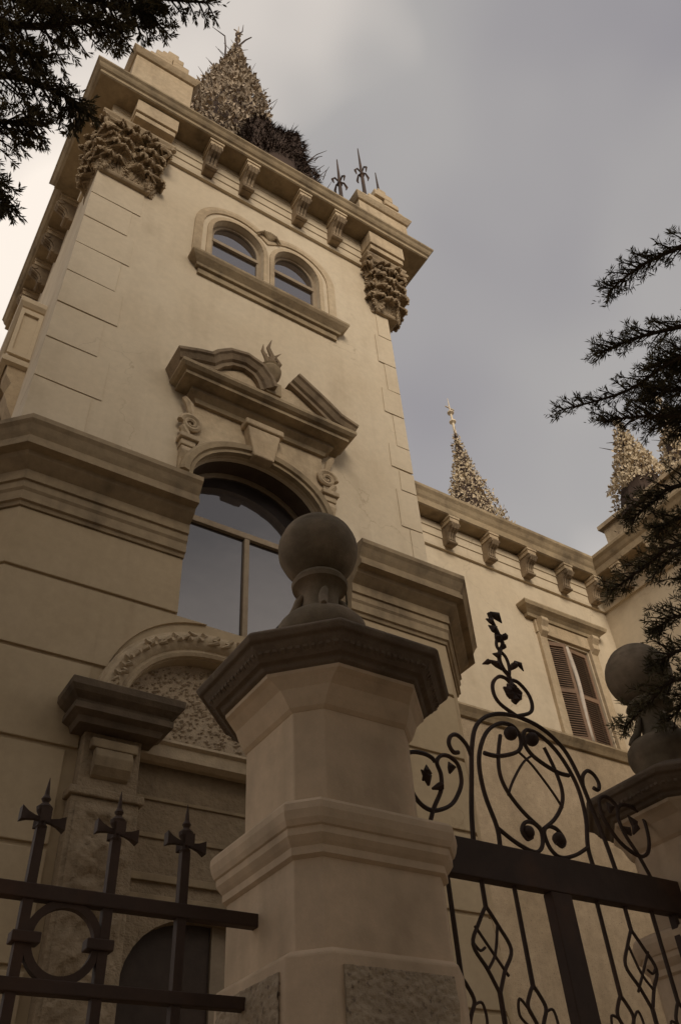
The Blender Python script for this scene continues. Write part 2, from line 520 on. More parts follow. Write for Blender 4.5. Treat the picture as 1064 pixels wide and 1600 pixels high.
def capital(x0, x1, zb, zt, left_side, right_side):
    yf = 6.72
    c = MB()
    h = zt - zb
    rings = []
    for t, g in ((0, 0.0), (0.03, 0.03), (0.06, 0.01), (0.4, 0.02), (0.7, 0.06), (0.86, 0.13), (0.88, 0.2), (0.91, 0.23), (0.93, 0.20), (0.97, 0.24), (1.0, 0.25)):
        rings.append([(x0 - g, yf - g, zb + t * h), (x1 + g, yf - g, zb + t * h), (x1 + g, 7.4, zb + t * h), (x0 - g, 7.4, zb + t * h)])
    c.loft(rings)
    o = c.build('capital', 'capstone', TW, bevel=0.015)
    def put(x, y, z, rz, s):
        k = link_copy(LEAF, o, (x, y, z), rz, (s * random.uniform(.85, 1.2), random.uniform(0.9, 1.2), s * random.uniform(.85, 1.15)))
        k.rotation_euler[1] = R(random.uniform(-14, 14))
        k.rotation_euler[0] = R(random.uniform(-4, 10))
    wx = x1 - x0
    for tier, (tz, s, out_) in enumerate(((0.05, 0.95, 0.0), (0.24, 1.0, 0.02), (0.43, 1.05, 0.04), (0.60, 0.95, 0.08), (0.72, 0.7, 0.13))):
        n = max(3, int(wx / 0.19)) + (tier % 2)
        z = zb + tz * h
        for i in range(n):
            put(x0 + wx * (i + 0.5) / n + random.uniform(-.02, .02), yf - out_, z + random.uniform(-.03, .03), R(random.uniform(-14, 14)), s)
        for side, flag in ((-1, left_side), (1, right_side)):
            if flag:
                for i in range(4):
                    put((x0 if side < 0 else x1) + side * out_, yf + 0.08 + 0.19 * i, z, R(-90 if side < 0 else 90), s)
        put(x0 - out_ * .5, yf - out_ * .6, z, R(-45), s * 1.15)
        put(x1 + out_ * .5, yf - out_ * .6, z, R(45), s * 1.15)
    for sx, x in ((-1, x0), (1, x1)):
        v = MB()
        pts = []
        for k in range(26):
            a = k * 0.55
            r = 0.17 * (1 - k / 28)
            pts.append((x + sx * (0.10 + 0.7 * r * math.cos(a)), yf - 0.16 - 0.7 * r * math.cos(a), zb + 0.80 * h + r * math.sin(a)))
        v.tube(pts, [0.042 * (1 - k / 40) for k in range(26)], 6)
        v.build('volute', 'capstone', o, smooth=True)
    return o
capital(0.60, 1.42, 14.72, 16.30, True, False)
capital(5.98, 6.46, 14.8, 16.45, False, True)

# quoins
def quoins(x_edge, inward, zs):
    for i in range(len(zs) - 1):
        za, zb = zs[i + 1] + random.uniform(0.004, 0.018), zs[i] - random.uniform(0.004, 0.018)
        wd = ((0.80, 0.66)[i % 2] if inward > 0 else (0.24, 0.36)[i % 2]) + random.uniform(-.03, .03)
        xa, xb = sorted((x_edge, x_edge + inward * wd))
        d = random.uniform(0.018, 0.030)
        b = MB()
        t = random.uniform(-0.006, 0.006)
        if inward > 0:
            b.loft([[(xa - 0.02, 6.797, za), (xb + t, 6.797, za + t), (xb - t, 6.797, zb), (xa - 0.02, 6.797, zb)], [(xa - 0.02, 6.797 - d, za), (xb + t, 6.797 - d * 0.5, za + t), (xb - t, 6.797 - d * 0.5, zb), (xa - 0.02, 6.797 - d, zb)]])
            b.box(xa - 0.02, xa - 0.002, 6.798, 7.35, za, zb)
        else:
            b.loft([[(xa + t, 6.797, za), (xb + 0.02, 6.797, za), (xb + 0.02, 6.797, zb), (xa - t, 6.797, zb)], [(xa + t, 6.797 - d * 0.5, za), (xb + 0.02, 6.797 - d, za), (xb + 0.02, 6.797 - d, zb), (xa - t, 6.797 - d * 0.5, zb)]])
        b.build('quoin_stone', 'plaster', TW, bevel=0.011)
quoins(0.6, 1, [14.75, 14.02, 13.28, 12.52, 11.77, 11.02, 10.24, 9.47, 8.7, 7.9])
quoins(6.24, -1, [14.9, 14.1, 13.28, 12.55, 11.92, 11.15, 10.6, 10.15, 9.38, 8.6])

# twin windows --------------------------------------------------------
tr = MB()
def arch_band(mb, cx, hw, z0, spring, rise, wd, out_, y0, n=16):
    outer = [(cx - hw - wd, z0)] + arch_pts(cx, hw + wd, spring, rise + wd, n) + [(cx + hw + wd, z0)]
    inner = [(cx - hw, z0)] + arch_pts(cx, hw, spring, rise, n) + [(cx + hw, z0)]
    rings = []
    for (ox, oz), (ix, iz) in zip(outer, inner):
        rings.append([(ix, y0, iz), (ix, y0 - out_, iz), (ox, y0 - out_, oz), (ox, y0, oz)])
    mb.loft(rings)
b = MB(); arch_band(b, 3.10, 0.492, 13.6, 14.80, 0.562, 0.09, 0.04, YW + 0.01)
b.build('window_surround', 'pale', TW, bevel=0.01)
b = MB(); arch_band(b, 4.27, 0.462, 13.6, 14.82, 0.552, 0.09, 0.04, YW + 0.01)
b.build('window_surround', 'pale', TW, bevel=0.01)
# shared outer hood band with a carved drop
hp = [(2.33, 13.62), (2.33, 14.85)]
hp += [(x, z) for x, z in arch_pts(3.09, 0.76, 14.85, 0.80, 16)[1:13]]
hp += [(3.68, 15.36)]
hp += [(x, z) for x, z in arch_pts(4.27, 0.74, 14.86, 0.78, 16)[4:]]
hp += [(5.01, 13.62)]
b = MB(); b.sweep_xz(hp, [(0.0, -0.10), (0.03, -0.10), (0.045, -0.03), (0.035, 0.05), (0.0, 0.05)], YW + 0.004)
b.build('hood_band', 'pale', TW)
b = MB()
for k in range(7):
    a = k / 6 * 2 - 1
    b.tube([(3.68, YW - 0.03, 15.36), (3.68 + a * 0.12, YW - 0.09, 15.50 - abs(a) * 0.03), (3.68 + a * 0.24, YW - 0.05, 15.56 - abs(a) * 0.16)], [0.035, 0.04, 0.012], 6)
b.build('carved_drop', 'trim', TW, smooth=True)
sl = MB()
sl.sweep_plan([(2.46, 6.9), (2.46, 6.8), (4.96, 6.8), (4.96, 6.9)], [(-0.03, 13.62), (0.22, 13.60), (0.22, 13.55), (0.19, 13.50), (0.15, 13.46), (0.10, 13.41), (0.09, 13.36), (0.045, 13.355), (0.045, 13.22), (-0.03, 13.22)])
sl.build('window_sill', 'trim', TW)

def sash_window(cx, hw, z0, spring, rise, y, gm, transom, mull=(), name='window', bars=()):
    root = MB()
    arch_band(root, cx, hw - 0.07, z0, spring, rise - 0.06, 0.072, 0.06, y + 0.03)
    fo = root.build(name, 'wood', TW, bevel=0.006)
    t = MB(); t.box(cx - hw + 0.05, cx + hw - 0.05, y - 0.045, y + 0.02, transom - 0.045, transom + 0.045)
    t.build('transom', 'wood', fo, bevel=0.006)
    for x in mull:
        t = MB(); t.box(x - 0.035, x + 0.035, y - 0.04, y + 0.02, z0, transom - 0.046); t.build('mullion', 'wood', fo, bevel=0.006)
    for zz in bars:
        t = MB(); t.box(cx - hw + 0.05, cx + hw - 0.05, y - 0.03, y + 0.02, zz - 0.025, zz + 0.025); t.build('glazing_bar', 'wood', fo, bevel=0.004)
    # fanlight pane
    pts = [(x, z) for x, z in outline(cx, hw - 0.05, transom, spring, rise - 0.04, 14)][::-1]
    p = MB(); p.add([(x, y, z) for x, z in pts], [tuple(range(len(pts)))]); p.build('fanlight_pane', gm, fo, recalc=False)
    xs = [cx - hw + 0.05] + list(mull) + [cx + hw - 0.05]
    for a, c in zip(xs[:-1], xs[1:]):
        p = MB(); p.add([(a, y + .004, z0), (c, y + .004, z0), (c, y + .004, transom), (a, y + .004, transom)], [(0, 1, 2, 3)])
        p.build('pane', gm, fo, recalc=False)
    return fo
sash_window(3.10, 0.49, 13.5, 14.80, 0.56, 6.93, 'oldglass', 14.66, (), 'upper_window', (14.05,))
sash_window(4.27, 0.46, 13.5, 14.82, 0.55, 6.93, 'oldglass', 14.68, (), 'upper_window', (14.05,))
sash_window(3.55, 0.93, 6.3, 8.72, 0.72, 7.12, 'glass', 8.43, (3.57,), 'large_arched_window')

# large window surround, keystone, pediment ----------------------------
b = MB()
outer = [(2.52, 8.55), (2.52, 10.2), (4.58, 10.2), (4.58, 8.55)]
# slab between arch and pediment as polygon with arched bottom
poly = [(2.56, 8.6), (2.56, 10.12), (4.54, 10.12), (4.54, 8.6)] + [(x, z) for x, z in reversed(arch_pts(3.55, 0.935, 8.72, 0.725, 18))]
b.prism_xz(poly, YW - 0.05, YW + 0.01)
sp = b.build('window_spandrel', 'pale', TW)
b = MB()
b.sweep_xz(arch_pts(3.55, 0.94, 8.72, 0.73, 22), [(0.0, 0.0), (0.085, 0.0), (0.085, 0.05), (0.12, 0.06), (0.135, 0.13), (0.10, 0.17), (0.0, 0.18)], YW - 0.04)
b.build('archivolt', 'trim', TW, smooth=True)
b = MB()
b.prism_xz([(3.40, 9.42), (3.70, 9.42), (3.80, 9.95), (3.30, 9.95)], YW - 0.19, YW - 0.04)
b.box(3.26, 3.84, YW - 0.22, YW - 0.04, 9.95, 10.06)
b.build('keystone', 'pale', TW, bevel=0.02)
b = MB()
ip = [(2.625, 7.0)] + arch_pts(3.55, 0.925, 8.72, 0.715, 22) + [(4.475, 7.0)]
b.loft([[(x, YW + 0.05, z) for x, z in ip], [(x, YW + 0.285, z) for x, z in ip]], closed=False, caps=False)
o = b.build('arch_lining', 'lining', TW, recalc=False)  # thin dark sheet added inside the arch, much darker than the reveal plaster
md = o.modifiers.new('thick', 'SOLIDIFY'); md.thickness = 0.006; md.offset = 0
# ears (scrolled shoulders)
for sx, x in ((-1, 2.52), (1, 4.60)):
    b = MB()
    b.box(x - 0.13, x + 0.13, YW - 0.16, YW, 9.28, 9.36)
    b.box(x - 0.10, x + 0.10, YW - 0.12, YW, 9.18, 9.28)
    b.prism_yz([(YW, 9.18), (YW - 0.10, 9.18), (YW - 0.13, 9.08), (YW - 0.08, 8.95), (YW - 0.07, 8.72), (YW - 0.10, 8.60), (YW, 8.55)], x - 0.085, x + 0.085)
    b.build('shoulder_bracket', 'pale', TW, bevel=0.012)
    v = MB()
    pts = []
    for k in range(26):
        a = k * 0.5
        r = 0.15 * (1 - k / 30)
        pts.append((x + sx * (-0.02 + r * math.cos(a)), YW - 0.09, 9.62 + r * math.sin(a)))
    v.tube(pts, [0.045 * (1 - k / 40) for k in range(26)], 6)
    v.tube([(x + sx * 0.10, YW - 0.08, 9.52), (x + sx * 0.03, YW - 0.08, 9.42), (x - sx * 0.02, YW - 0.07, 9.34)], [0.05, 0.05, 0.04], 6)
    v.tube([(x - sx * 0.02, YW - 0.08, 9.76), (x + sx * 0.03, YW - 0.10, 9.95), (x + sx * 0.10, YW - 0.08, 10.08)], [0.04, 0.055, 0.04], 6)
    v.build('scroll', 'pale', TW, smooth=True)
pd = MB()
pprof = [(-0.02, 10.44), (0.44, 10.44), (0.45, 10.42), (0.45, 10.37), (0.41, 10.33), (0.36, 10.31), (0.36, 10.25), (0.20, 10.24), (0.20, 10.18), (0.12, 10.12), (0.10, 10.06), (-0.02, 10.06)]
pd.sweep_plan([(2.66, 6.9), (2.66, 6.8), (4.46, 6.8), (4.46, 6.9)], pprof)
PED = pd.build('pediment', 'trim', TW)
b = MB()
b.prism_xz([(2.4, 10.43), (4.7, 10.43), (4.3, 10.72), (3.95, 10.95), (3.3, 10.92), (3.1, 10.88), (2.9, 10.76)], YW - 0.27, YW + 0.01)
b.build('tympanum', 'pale', PED)
rake = [(0.0, 0.0), (0.34, 0.0), (0.34, 0.06), (0.38, 0.08), (0.42, 0.15), (0.45, 0.17), (0.45, 0.22), (0.0, 0.22)]
lp = [(2.22, 10.40), (2.52, 10.53), (2.74, 10.60), (2.84, 10.74), (2.98, 10.86), (3.14, 10.90), (3.28, 10.85), (3.36, 10.74), (3.40, 10.60)]
b = MB(); b.sweep_xz(lp, rake, YW)
b.build('curved_raking_cornice', 'bracket', PED)
b = MB(); b.sweep_xz([(3.86, 11.02), (4.30, 10.72), (4.58, 10.50), (4.90, 10.40)], rake, YW)
b.build('straight_raking_cornice', 'bracket', PED)
u = MB()
u.lathe((3.60, YW - 0.24, 0), [(0.05, 10.85), (0.11, 10.87), (0.11, 10.92), (0.05, 10.97), (0.06, 11.0), (0.15, 11.1), (0.17, 11.2), (0.13, 11.27), (0.15, 11.3), (0.10, 11.32)], 18)
u.box(3.48, 3.72, YW - 0.36, YW - 0.05, 10.6, 10.85)
URN = u.build('urn', 'trim', PED, smooth=True)
for k, (dx, dz, s) in enumerate(((-0.16, 0.52, 1), (-0.02, 0.72, 1.2), (0.14, 0.48, 1), (0.02, 0.36, 1.2), (-0.09, 0.34, 1.1), (0.1, 0.3, 1.2))):
    f = MB()
    f.tube([(3.60 + dx * 0.2, YW - 0.24, 11.28), (3.60 + dx * 0.75 + 0.05, YW - 0.26, 11.30 + dz * 0.35), (3.60 + dx * 0.7 - 0.02, YW - 0.25, 11.30 + dz * 0.65), (3.60 + dx + 0.05, YW - 0.24, 11.30 + dz)], [0.018 * s, 0.036 * s, 0.026 * s, 0.004], 6)
    f.build('flame', 'bracket', URN, smooth=True)

# canted ground floor ---------------------------------------------------
YB = 6.47
PX, PHW = 3.0, 0.94
portal = [(PX + 0.75, 0.0 + 0.001), (PX - 0.75, 0.001), (PX - 0.75, 5.0), (PX - PHW, 5.0)] + arch_pts(PX, PHW, 5.2, 0.83, 20, 2.25) + [(PX + PHW, 5.0), (PX + 0.75, 5.0)]
portal = [(PX - 0.75, 0.05), (PX - 0.75, 4.9)] + arch_pts(PX, PHW, 5.2, 0.83, 20, 2.25) + [(PX + 0.75, 4.9), (PX + 0.75, 0.05)]
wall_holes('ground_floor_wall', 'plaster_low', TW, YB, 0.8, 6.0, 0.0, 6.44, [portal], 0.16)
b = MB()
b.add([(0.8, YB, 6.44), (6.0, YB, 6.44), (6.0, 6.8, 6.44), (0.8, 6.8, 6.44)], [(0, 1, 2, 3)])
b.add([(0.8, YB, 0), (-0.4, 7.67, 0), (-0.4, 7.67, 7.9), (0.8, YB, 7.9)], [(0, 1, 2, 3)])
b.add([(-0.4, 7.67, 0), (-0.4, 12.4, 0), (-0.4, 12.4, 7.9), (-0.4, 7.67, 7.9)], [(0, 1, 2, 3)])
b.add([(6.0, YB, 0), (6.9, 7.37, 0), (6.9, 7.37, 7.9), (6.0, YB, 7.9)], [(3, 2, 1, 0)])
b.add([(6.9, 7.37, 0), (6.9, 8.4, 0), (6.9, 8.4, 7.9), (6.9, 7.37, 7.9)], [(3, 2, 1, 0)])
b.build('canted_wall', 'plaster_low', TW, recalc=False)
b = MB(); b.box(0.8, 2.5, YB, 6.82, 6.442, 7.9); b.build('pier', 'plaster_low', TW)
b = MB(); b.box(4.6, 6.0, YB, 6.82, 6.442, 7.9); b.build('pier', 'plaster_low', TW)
b = MB()
b.add([(-0.4, 7.67, 8.04), (0.8, YB, 8.04), (2.5, YB, 8.04), (2.5, 6.82, 8.04), (0.62, 6.82, 8.04), (0.62, 12.3, 8.04), (-0.4, 12.3, 8.04)], [tuple(range(7))])
b.add([(4.6, YB, 8.04), (6.0, YB, 8.04), (6.9, 7.37, 8.04), (6.9, 8.4, 8.04), (6.2, 8.4, 8.04), (6.2, 6.82, 8.04), (4.6, 6.82, 8.04)], [tuple(range(7))])
b.build('terrace_flat', 'roof', TW)
lprof = [(-0.03, 8.06), (0.41, 8.06), (0.42, 8.05), (0.42, 7.99), (0.39, 7.95), (0.36, 7.89), (0.33, 7.84), (0.33, 7.79), (0.35, 7.785), (0.35, 7.72), (0.26, 7.71), (0.24, 7.66), (0.17, 7.60), (0.13, 7.57), (0.13, 7.45), (0.105, 7.445), (0.105, 7.36), (0.085, 7.33), (0.085, 7.22), (0.06, 7.21), (0.05, 7.17), (-0.03, 7.17)]
b = MB(); b.sweep_plan([(-0.4, 12.3), (-0.4, 7.67), (0.8, YB), (2.5, YB)], lprof); b.build('lower_cornice', 'trim_low', TW)
b = MB(); b.sweep_plan([(4.6, YB), (6.0, YB), (6.9, 7.37), (6.9, 8.36)], lprof); b.build('lower_cornice', 'trim_low', TW)
# plaster courses, proud of the joints
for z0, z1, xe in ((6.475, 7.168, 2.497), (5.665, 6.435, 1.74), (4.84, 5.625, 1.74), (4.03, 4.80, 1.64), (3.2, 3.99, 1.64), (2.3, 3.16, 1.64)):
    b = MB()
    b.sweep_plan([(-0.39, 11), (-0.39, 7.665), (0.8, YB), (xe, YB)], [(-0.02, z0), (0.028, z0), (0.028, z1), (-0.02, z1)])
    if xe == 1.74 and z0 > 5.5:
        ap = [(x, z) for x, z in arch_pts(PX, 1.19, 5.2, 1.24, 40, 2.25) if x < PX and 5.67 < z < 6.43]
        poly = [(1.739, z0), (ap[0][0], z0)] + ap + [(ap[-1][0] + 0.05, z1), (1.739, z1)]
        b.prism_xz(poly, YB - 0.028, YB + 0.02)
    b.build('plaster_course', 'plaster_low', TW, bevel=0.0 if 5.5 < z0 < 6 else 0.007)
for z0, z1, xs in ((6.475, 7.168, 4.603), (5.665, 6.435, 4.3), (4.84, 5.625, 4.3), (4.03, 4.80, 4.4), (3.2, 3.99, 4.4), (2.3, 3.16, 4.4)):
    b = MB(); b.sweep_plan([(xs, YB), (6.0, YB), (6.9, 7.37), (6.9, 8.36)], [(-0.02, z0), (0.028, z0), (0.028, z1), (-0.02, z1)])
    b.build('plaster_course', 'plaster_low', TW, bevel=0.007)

# portal ----------------------------------------------------------------
b = MB()
b.sweep_xz([(PX - PHW - 0.01, 4.98)] + arch_pts(PX, PHW + 0.01, 5.2, 0.84, 30, 2.25) + [(PX + PHW + 0.01, 4.98)],
           [(-0.05, 0.0), (0.05, 0.0), (0.07, 0.03), (0.06, 0.06), (0.10, 0.085), (0.13, 0.15), (0.12, 0.20), (0.06, 0.235), (0.06, 0.26), (0.0, 0.275)], YB)
AV = b.build('portal_archivolt', 'pale', TW, smooth=True)
b = MB()
apx = arch_pts(PX, PHW + 0.15, 5.2, 0.99, 64, 2.25)
for i in range(2, 62, 2):
    x, z = apx[i]
    for s in (-1, 1):
        b.tube([(x, YB - 0.125, z), (x + random.uniform(-.05, .05), YB - 0.15, z + 0.03 * s), (x + 0.05 * s, YB - 0.12, z + 0.05 * s)], [0.022, 0.026, 0.008], 5)
b.build('carved_foliage', 'pale', AV, smooth=True)
ty = [(PX - PHW - .02, 5.08), (PX + PHW + .02, 5.08)] + list(reversed(arch_pts(PX, PHW + 0.02, 5.2, 0.85, 24, 2.25)))
b = MB(); b.prism_xz(ty, YB + 0.13, YB + 0.2); TY = b.build('tympanum', 'rough', TW)
b = MB()
for k in range(900):
    x = random.uniform(PX - PHW, PX + PHW); z = random.uniform(5.1, 6.0)
    if ((abs(x - PX) / PHW) ** 2.25 + (max(0, z - 5.2) / 0.82) ** 2.25) > 0.98:
        continue
    r = random.uniform(0.010, 0.026)
    c = Vector((x, YB + 0.125, z))
    b.add([c + Vector((r, 0, 0)), c + Vector((0, 0, r)), c + Vector((-r, 0, 0)), c + Vector((0, 0, -r * .8)), c + Vector((r * .2, -r * 0.8, r * .1)), c + Vector((0, r, 0))],
          [(0, 1, 4), (1, 2, 4), (2, 3, 4), (3, 0, 4), (1, 0, 5), (2, 1, 5), (3, 2, 5), (0, 3, 5)])
o = b.build('pebbles', 'rough', TY); o['kind'] = 'stuff'
for cxp in (2.0, 4.0):
    b = MB()
    iprof = [(-0.05, 5.27), (0.24, 5.27), (0.25, 5.26), (0.25, 5.20), (0.22, 5.16), (0.16, 5.12), (0.15, 5.09), (0.18, 5.085), (0.18, 5.03), (0.12, 5.0), (0.10, 4.95), (-0.05, 4.95)]
    b.sweep_plan([(cxp - 0.25, 6.5), (cxp - 0.25, 6.3), (cxp + 0.25, 6.3), (cxp + 0.25, 6.5)], iprof)
    b.build('impost', 'sooty', TW)
    b = MB(); b.box(cxp - 0.28, cxp + 0.28, 6.33, 6.6, 1.0, 4.40)
    b.box(cxp - 0.31, cxp + 0.31, 6.30, 6.6, 4.40, 4.47)
    b.box(cxp - 0.25, cxp + 0.25, 6.345, 6.6, 4.47, 4.96)
    PL = b.build('pilaster', 'relief', TW, bevel=0.012)
    b = MB()
    b.box(cxp - 0.20, cxp + 0.20, 6.27, 6.345, 4.80, 4.88)
    b.prism_yz([(6.345, 4.80), (6.28, 4.80), (6.24, 4.72), (6.26, 4.64), (6.31, 4.58), (6.345, 4.56)], cxp - 0.16, cxp + 0.16)
    b.build('capital_block', 'trim', PL, bevel=0.01)
    b = MB()
    nx_, nz_ = 26, 110
    for iz in range(nz_ + 1):
        for ix in range(nx_ + 1):
            u, v = ix / nx_, iz / nz_
            x, z = cxp - 0.24 + 0.48 * u, 1.9 + 2.45 * v
            e = min(1, 8 * min(u, 1 - u)) * min(1, 30 * min(v, 1 - v))
            d = mnoise.fractal(Vector((x * 4.2, 3.1, z * 4.2)), 0.9, 2.1, 4) * 0.06 + 0.045 * abs(mnoise.noise(Vector((x * 9, cxp, z * 9))))
            b.v.append((x, 6.326 - max(-0.01, d + 0.018) * e, z))
    for iz in range(nz_):
        for ix in range(nx_):
            q = iz * (nx_ + 1) + ix
            b.f.append((q, q + 1, q + nx_ + 2, q + nx_ + 1))
    b.build('carved_relief', 'relief', PL, smooth=True, recalc=False)
b = MB()
b.sweep_plan([(2.26, 6.55), (3.74, 6.55)], [(-0.02, 5.085), (0.13, 5.085), (0.135, 5.06), (0.10, 5.04), (0.10, 4.93), (0.04, 4.90), (-0.02, 4.90)])
b.build('lintel', 'pale', TW)
door = [(3.73, 0.051), (2.36, 0.051)] + arch_pts(3.045, 0.685, 3.05, 0.64, 16, 2.4)
wall_holes('portal_infill', 'relief', TW, 6.62, 2.26, 3.74, 0.05, 5.09, [door], 0.22)
for z0, z1, dp in ((3.93, 3.99, 0.035), (3.76, 3.83, 0.03), (4.28, 4.32, 0.02), (4.60, 4.63, 0.02)):
    b = MB(); b.box(2.30, 3.72, 6.62 - dp, 6.63, z0, z1); b.build('moulded_band', 'trim', TW, bevel=0.006)
b = MB(); b.box(2.3, 3.155, 6.745, 6.785, 0.06, 3.74); DR = b.build('door_leaf', 'dark', TW)
b = MB(); b.box(3.16, 3.74, 6.72, 6.782, 0.06, 3.74); b.build('door_leaf', 'wood', TW)
# oriel on the left flank -----------------------------------------------
b = MB()
b.box(0.30, 0.60, 8.25, 11.0, 11.35, 12.55)
b.sweep_plan([(0.60, 11.0), (0.30, 11.0), (0.30, 8.25), (0.60, 8.25)][::1], [(-0.02, 12.72), (0.08, 12.72), (0.09, 12.70), (0.08, 12.62), (0.03, 12.56), (-0.02, 12.55)])
b.sweep_plan([(0.60, 11.0), (0.30, 11.0), (0.30, 8.25), (0.60, 8.25)], [(-0.02, 11.36), (0.02, 11.35), (0.07, 11.28), (0.06, 11.20), (-0.02, 11.18)])
b.box(0.27, 0.325, 8.21, 8.25, 11.4, 12.5); b.box(0.54, 0.598, 8.21, 8.25, 11.4, 12.5); b.box(0.325, 0.54, 8.21, 8.25, 12.4, 12.5); b.box(0.325, 0.54, 8.21, 8.25, 11.4, 11.5)
ORI = b.build('oriel', 'plaster', TW)
for y in (8.4, 9.6, 10.8):
    b = MB(); b.prism_xz([(0.6, 11.2), (0.34, 11.2), (0.36, 11.0), (0.46, 10.85), (0.42, 10.6), (0.5, 10.4), (0.6, 10.2)], y - 0.14, y + 0.14)
    b.build('oriel_corbel', 'pale', ORI)

# roof pedestals and iron finials
def pedestal(x0, x1, y0, top):
    b = MB()
    b.box(x0, x1, y0, y0 + 1.1, 17.46, top - 0.22)
    b.sweep_plan([(x0, y0 + 1.1), (x0, y0), (x1, y0), (x1, y0 + 1.1)], [(-0.03, top), (0.10, top - 0.01), (0.11, top - 0.05), (0.07, top - 0.12), (0.03, top - 0.18), (-0.03, top - 0.2)])
    p = b.build('roof_pedestal', 'pale', TW, bevel=0.01)
    # rough stones stacked to a ridge
    z = top
    k = 0
    wd = (x1 - x0) * 0.8
    xm = (x0 + x1) / 2 + 0.1
    while wd > 0.12:
        h = random.uniform(0.20, 0.30)
        n = max(1, int(wd / 0.35))
        for i in range(n):
            xa = xm - wd / 2 + wd * i / n
            xb = xm - wd / 2 + wd * (i + 1) / n - 0.015
            sb = MB(); sb.box(xa, xb, y0 - 0.02 + random.uniform(-.03, .05), y0 + 0.8, z, z + h - 0.01)
            sb.build('cap_stone', 'pale', p, bevel=0.02)
        z += h
        wd -= random.uniform(0.2, 0.36)
    return p
pedestal(0.60, 1.78, 6.42, 19.25)
pedestal(5.72, 6.98, 6.48, 18.75)
def finial(x, y, z0, h, arms):
    b = MB()
    b.tube([(x, y, z0), (x, y, z0 + h * 0.6), (x, y, z0 + h)], [0.05, 0.038, 0.012], 6)
    b.lathe((x, y, z0 + h * 0.12), [(0.03, 0), (0.085, 0.06), (0.085, 0.1), (0.03, 0.16)], 10)
    if arms:
        b.lathe((x, y, z0 + h * 0.55), [(0.03, 0), (0.07, 0.05), (0.03, 0.1)], 10)
        for a in (0, math.pi / 2, math.pi, 1.5 * math.pi):
            dx, dy = math.cos(a), math.sin(a)
            b.tube([(x, y, z0 + h * 0.6), (x + dx * 0.12, y + dy * 0.12, z0 + h * 0.63), (x + dx * 0.19, y + dy * 0.19, z0 + h * 0.58), (x + dx * 0.16, y + dy * 0.16, z0 + h * 0.53)], [0.02, 0.022, 0.03, 0.012], 5)
            b.tube([(x, y, z0 + h * 0.2), (x + dx * 0.1, y + dy * 0.1, z0 + h * 0.16), (x + dx * 0.15, y + dy * 0.15, z0 + h * 0.05)], [0.02, 0.02, 0.012], 5)
    return b.build('iron_finial', 'iron', TW)
finial(6.14, 6.72, 18.7, 3.3, True)
finial(6.76, 6.9, 18.7, 3.0, False)
finial(5.36, 6.62, 17.5, 2.8, True)

# ------------------------------------------------------------------ villa wing
WG = thing('villa_wing', (9.3, 9.5, 0), 'lower cream wing of the villa with a shuttered window, right of the tower', 'building')
YG = 8.4
swin = [(10.30, 7.80), (11.38, 7.80), (11.38, 9.82), (10.30, 9.82)]
wall_holes('wall', 'plaster', WG, YG, 6.24, 12.31, 7.66, 12.0, [swin], 0.2)
b = MB(); b.add([(6.24, YG - .03, 0), (12.31, YG - .03, 0), (12.31, YG - .03, 7.68), (6.24, YG - .03, 7.68)], [(0, 1, 2, 3)])
b.build('rough_base_wall', 'rough', WG)
b = MB(); b.add([(12.31, YG, 0), (12.31, 3.2, 0), (12.31, 3.2, 12.0), (12.31, YG, 12.0)], [(0, 1, 2, 3)])
b.add([(12.31, 3.2, 0), (20, 3.2, 0), (20, 3.2, 12.0), (12.31, 3.2, 12.0)], [(0, 1, 2, 3)])
b.build('return_wall', 'plaster', WG, recalc=False)
pathw = [(6.26, YG), (12.31, YG), (12.31, 3.2), (20, 3.2)]
b = MB(); b.sweep_plan(pathw, [(-0.05, 11.60), (0.08, 11.60), (0.08, 11.46), (0.06, 11.45), (0.06, 11.28), (0.04, 11.27), (0.04, 11.10), (0.06, 11.09), (0.05, 11.03), (-0.05, 11.03)])
b.build('frieze', 'plaster', WG)
b = MB(); b.sweep_plan(pathw, [(-0.05, 12.08), (0.42, 12.08), (0.43, 12.06), (0.43, 12.0), (0.39, 11.94), (0.36, 11.86), (0.33, 11.81), (0.33, 11.75), (0.34, 11.745), (0.34, 11.66), (0.31, 11.64), (-0.05, 11.62)])
WC = b.build('cornice', 'trim', WG)
b = MB(); b.sweep_plan(pathw, [(-2.5, 12.9), (0.36, 12.12), (0.36, 12.085), (-2.5, 12.085)]); b.build('roof_edge', 'roof', WG)
for x in (7.0, 8.25, 9.2, 10.15, 11.12, 11.95):
    link_copy(CONS, WC, (x, YG - 0.04, 11.62), 0, (0.85, 0.78, 0.74))
for y in (7.6, 6.7, 5.8, 4.9, 4.0):
    link_copy(CONS, WC, (12.31 - 0.04, y, 11.62), R(-90), (0.85, 0.78, 0.74))
b = MB(); b.box(12.5, 14.5, 5.2, 7.9, 12.5, 13.0); b.box(12.42, 14.55, 5.12, 7.98, 13.0, 13.1); b.build('attic_parapet', 'pale', WG)
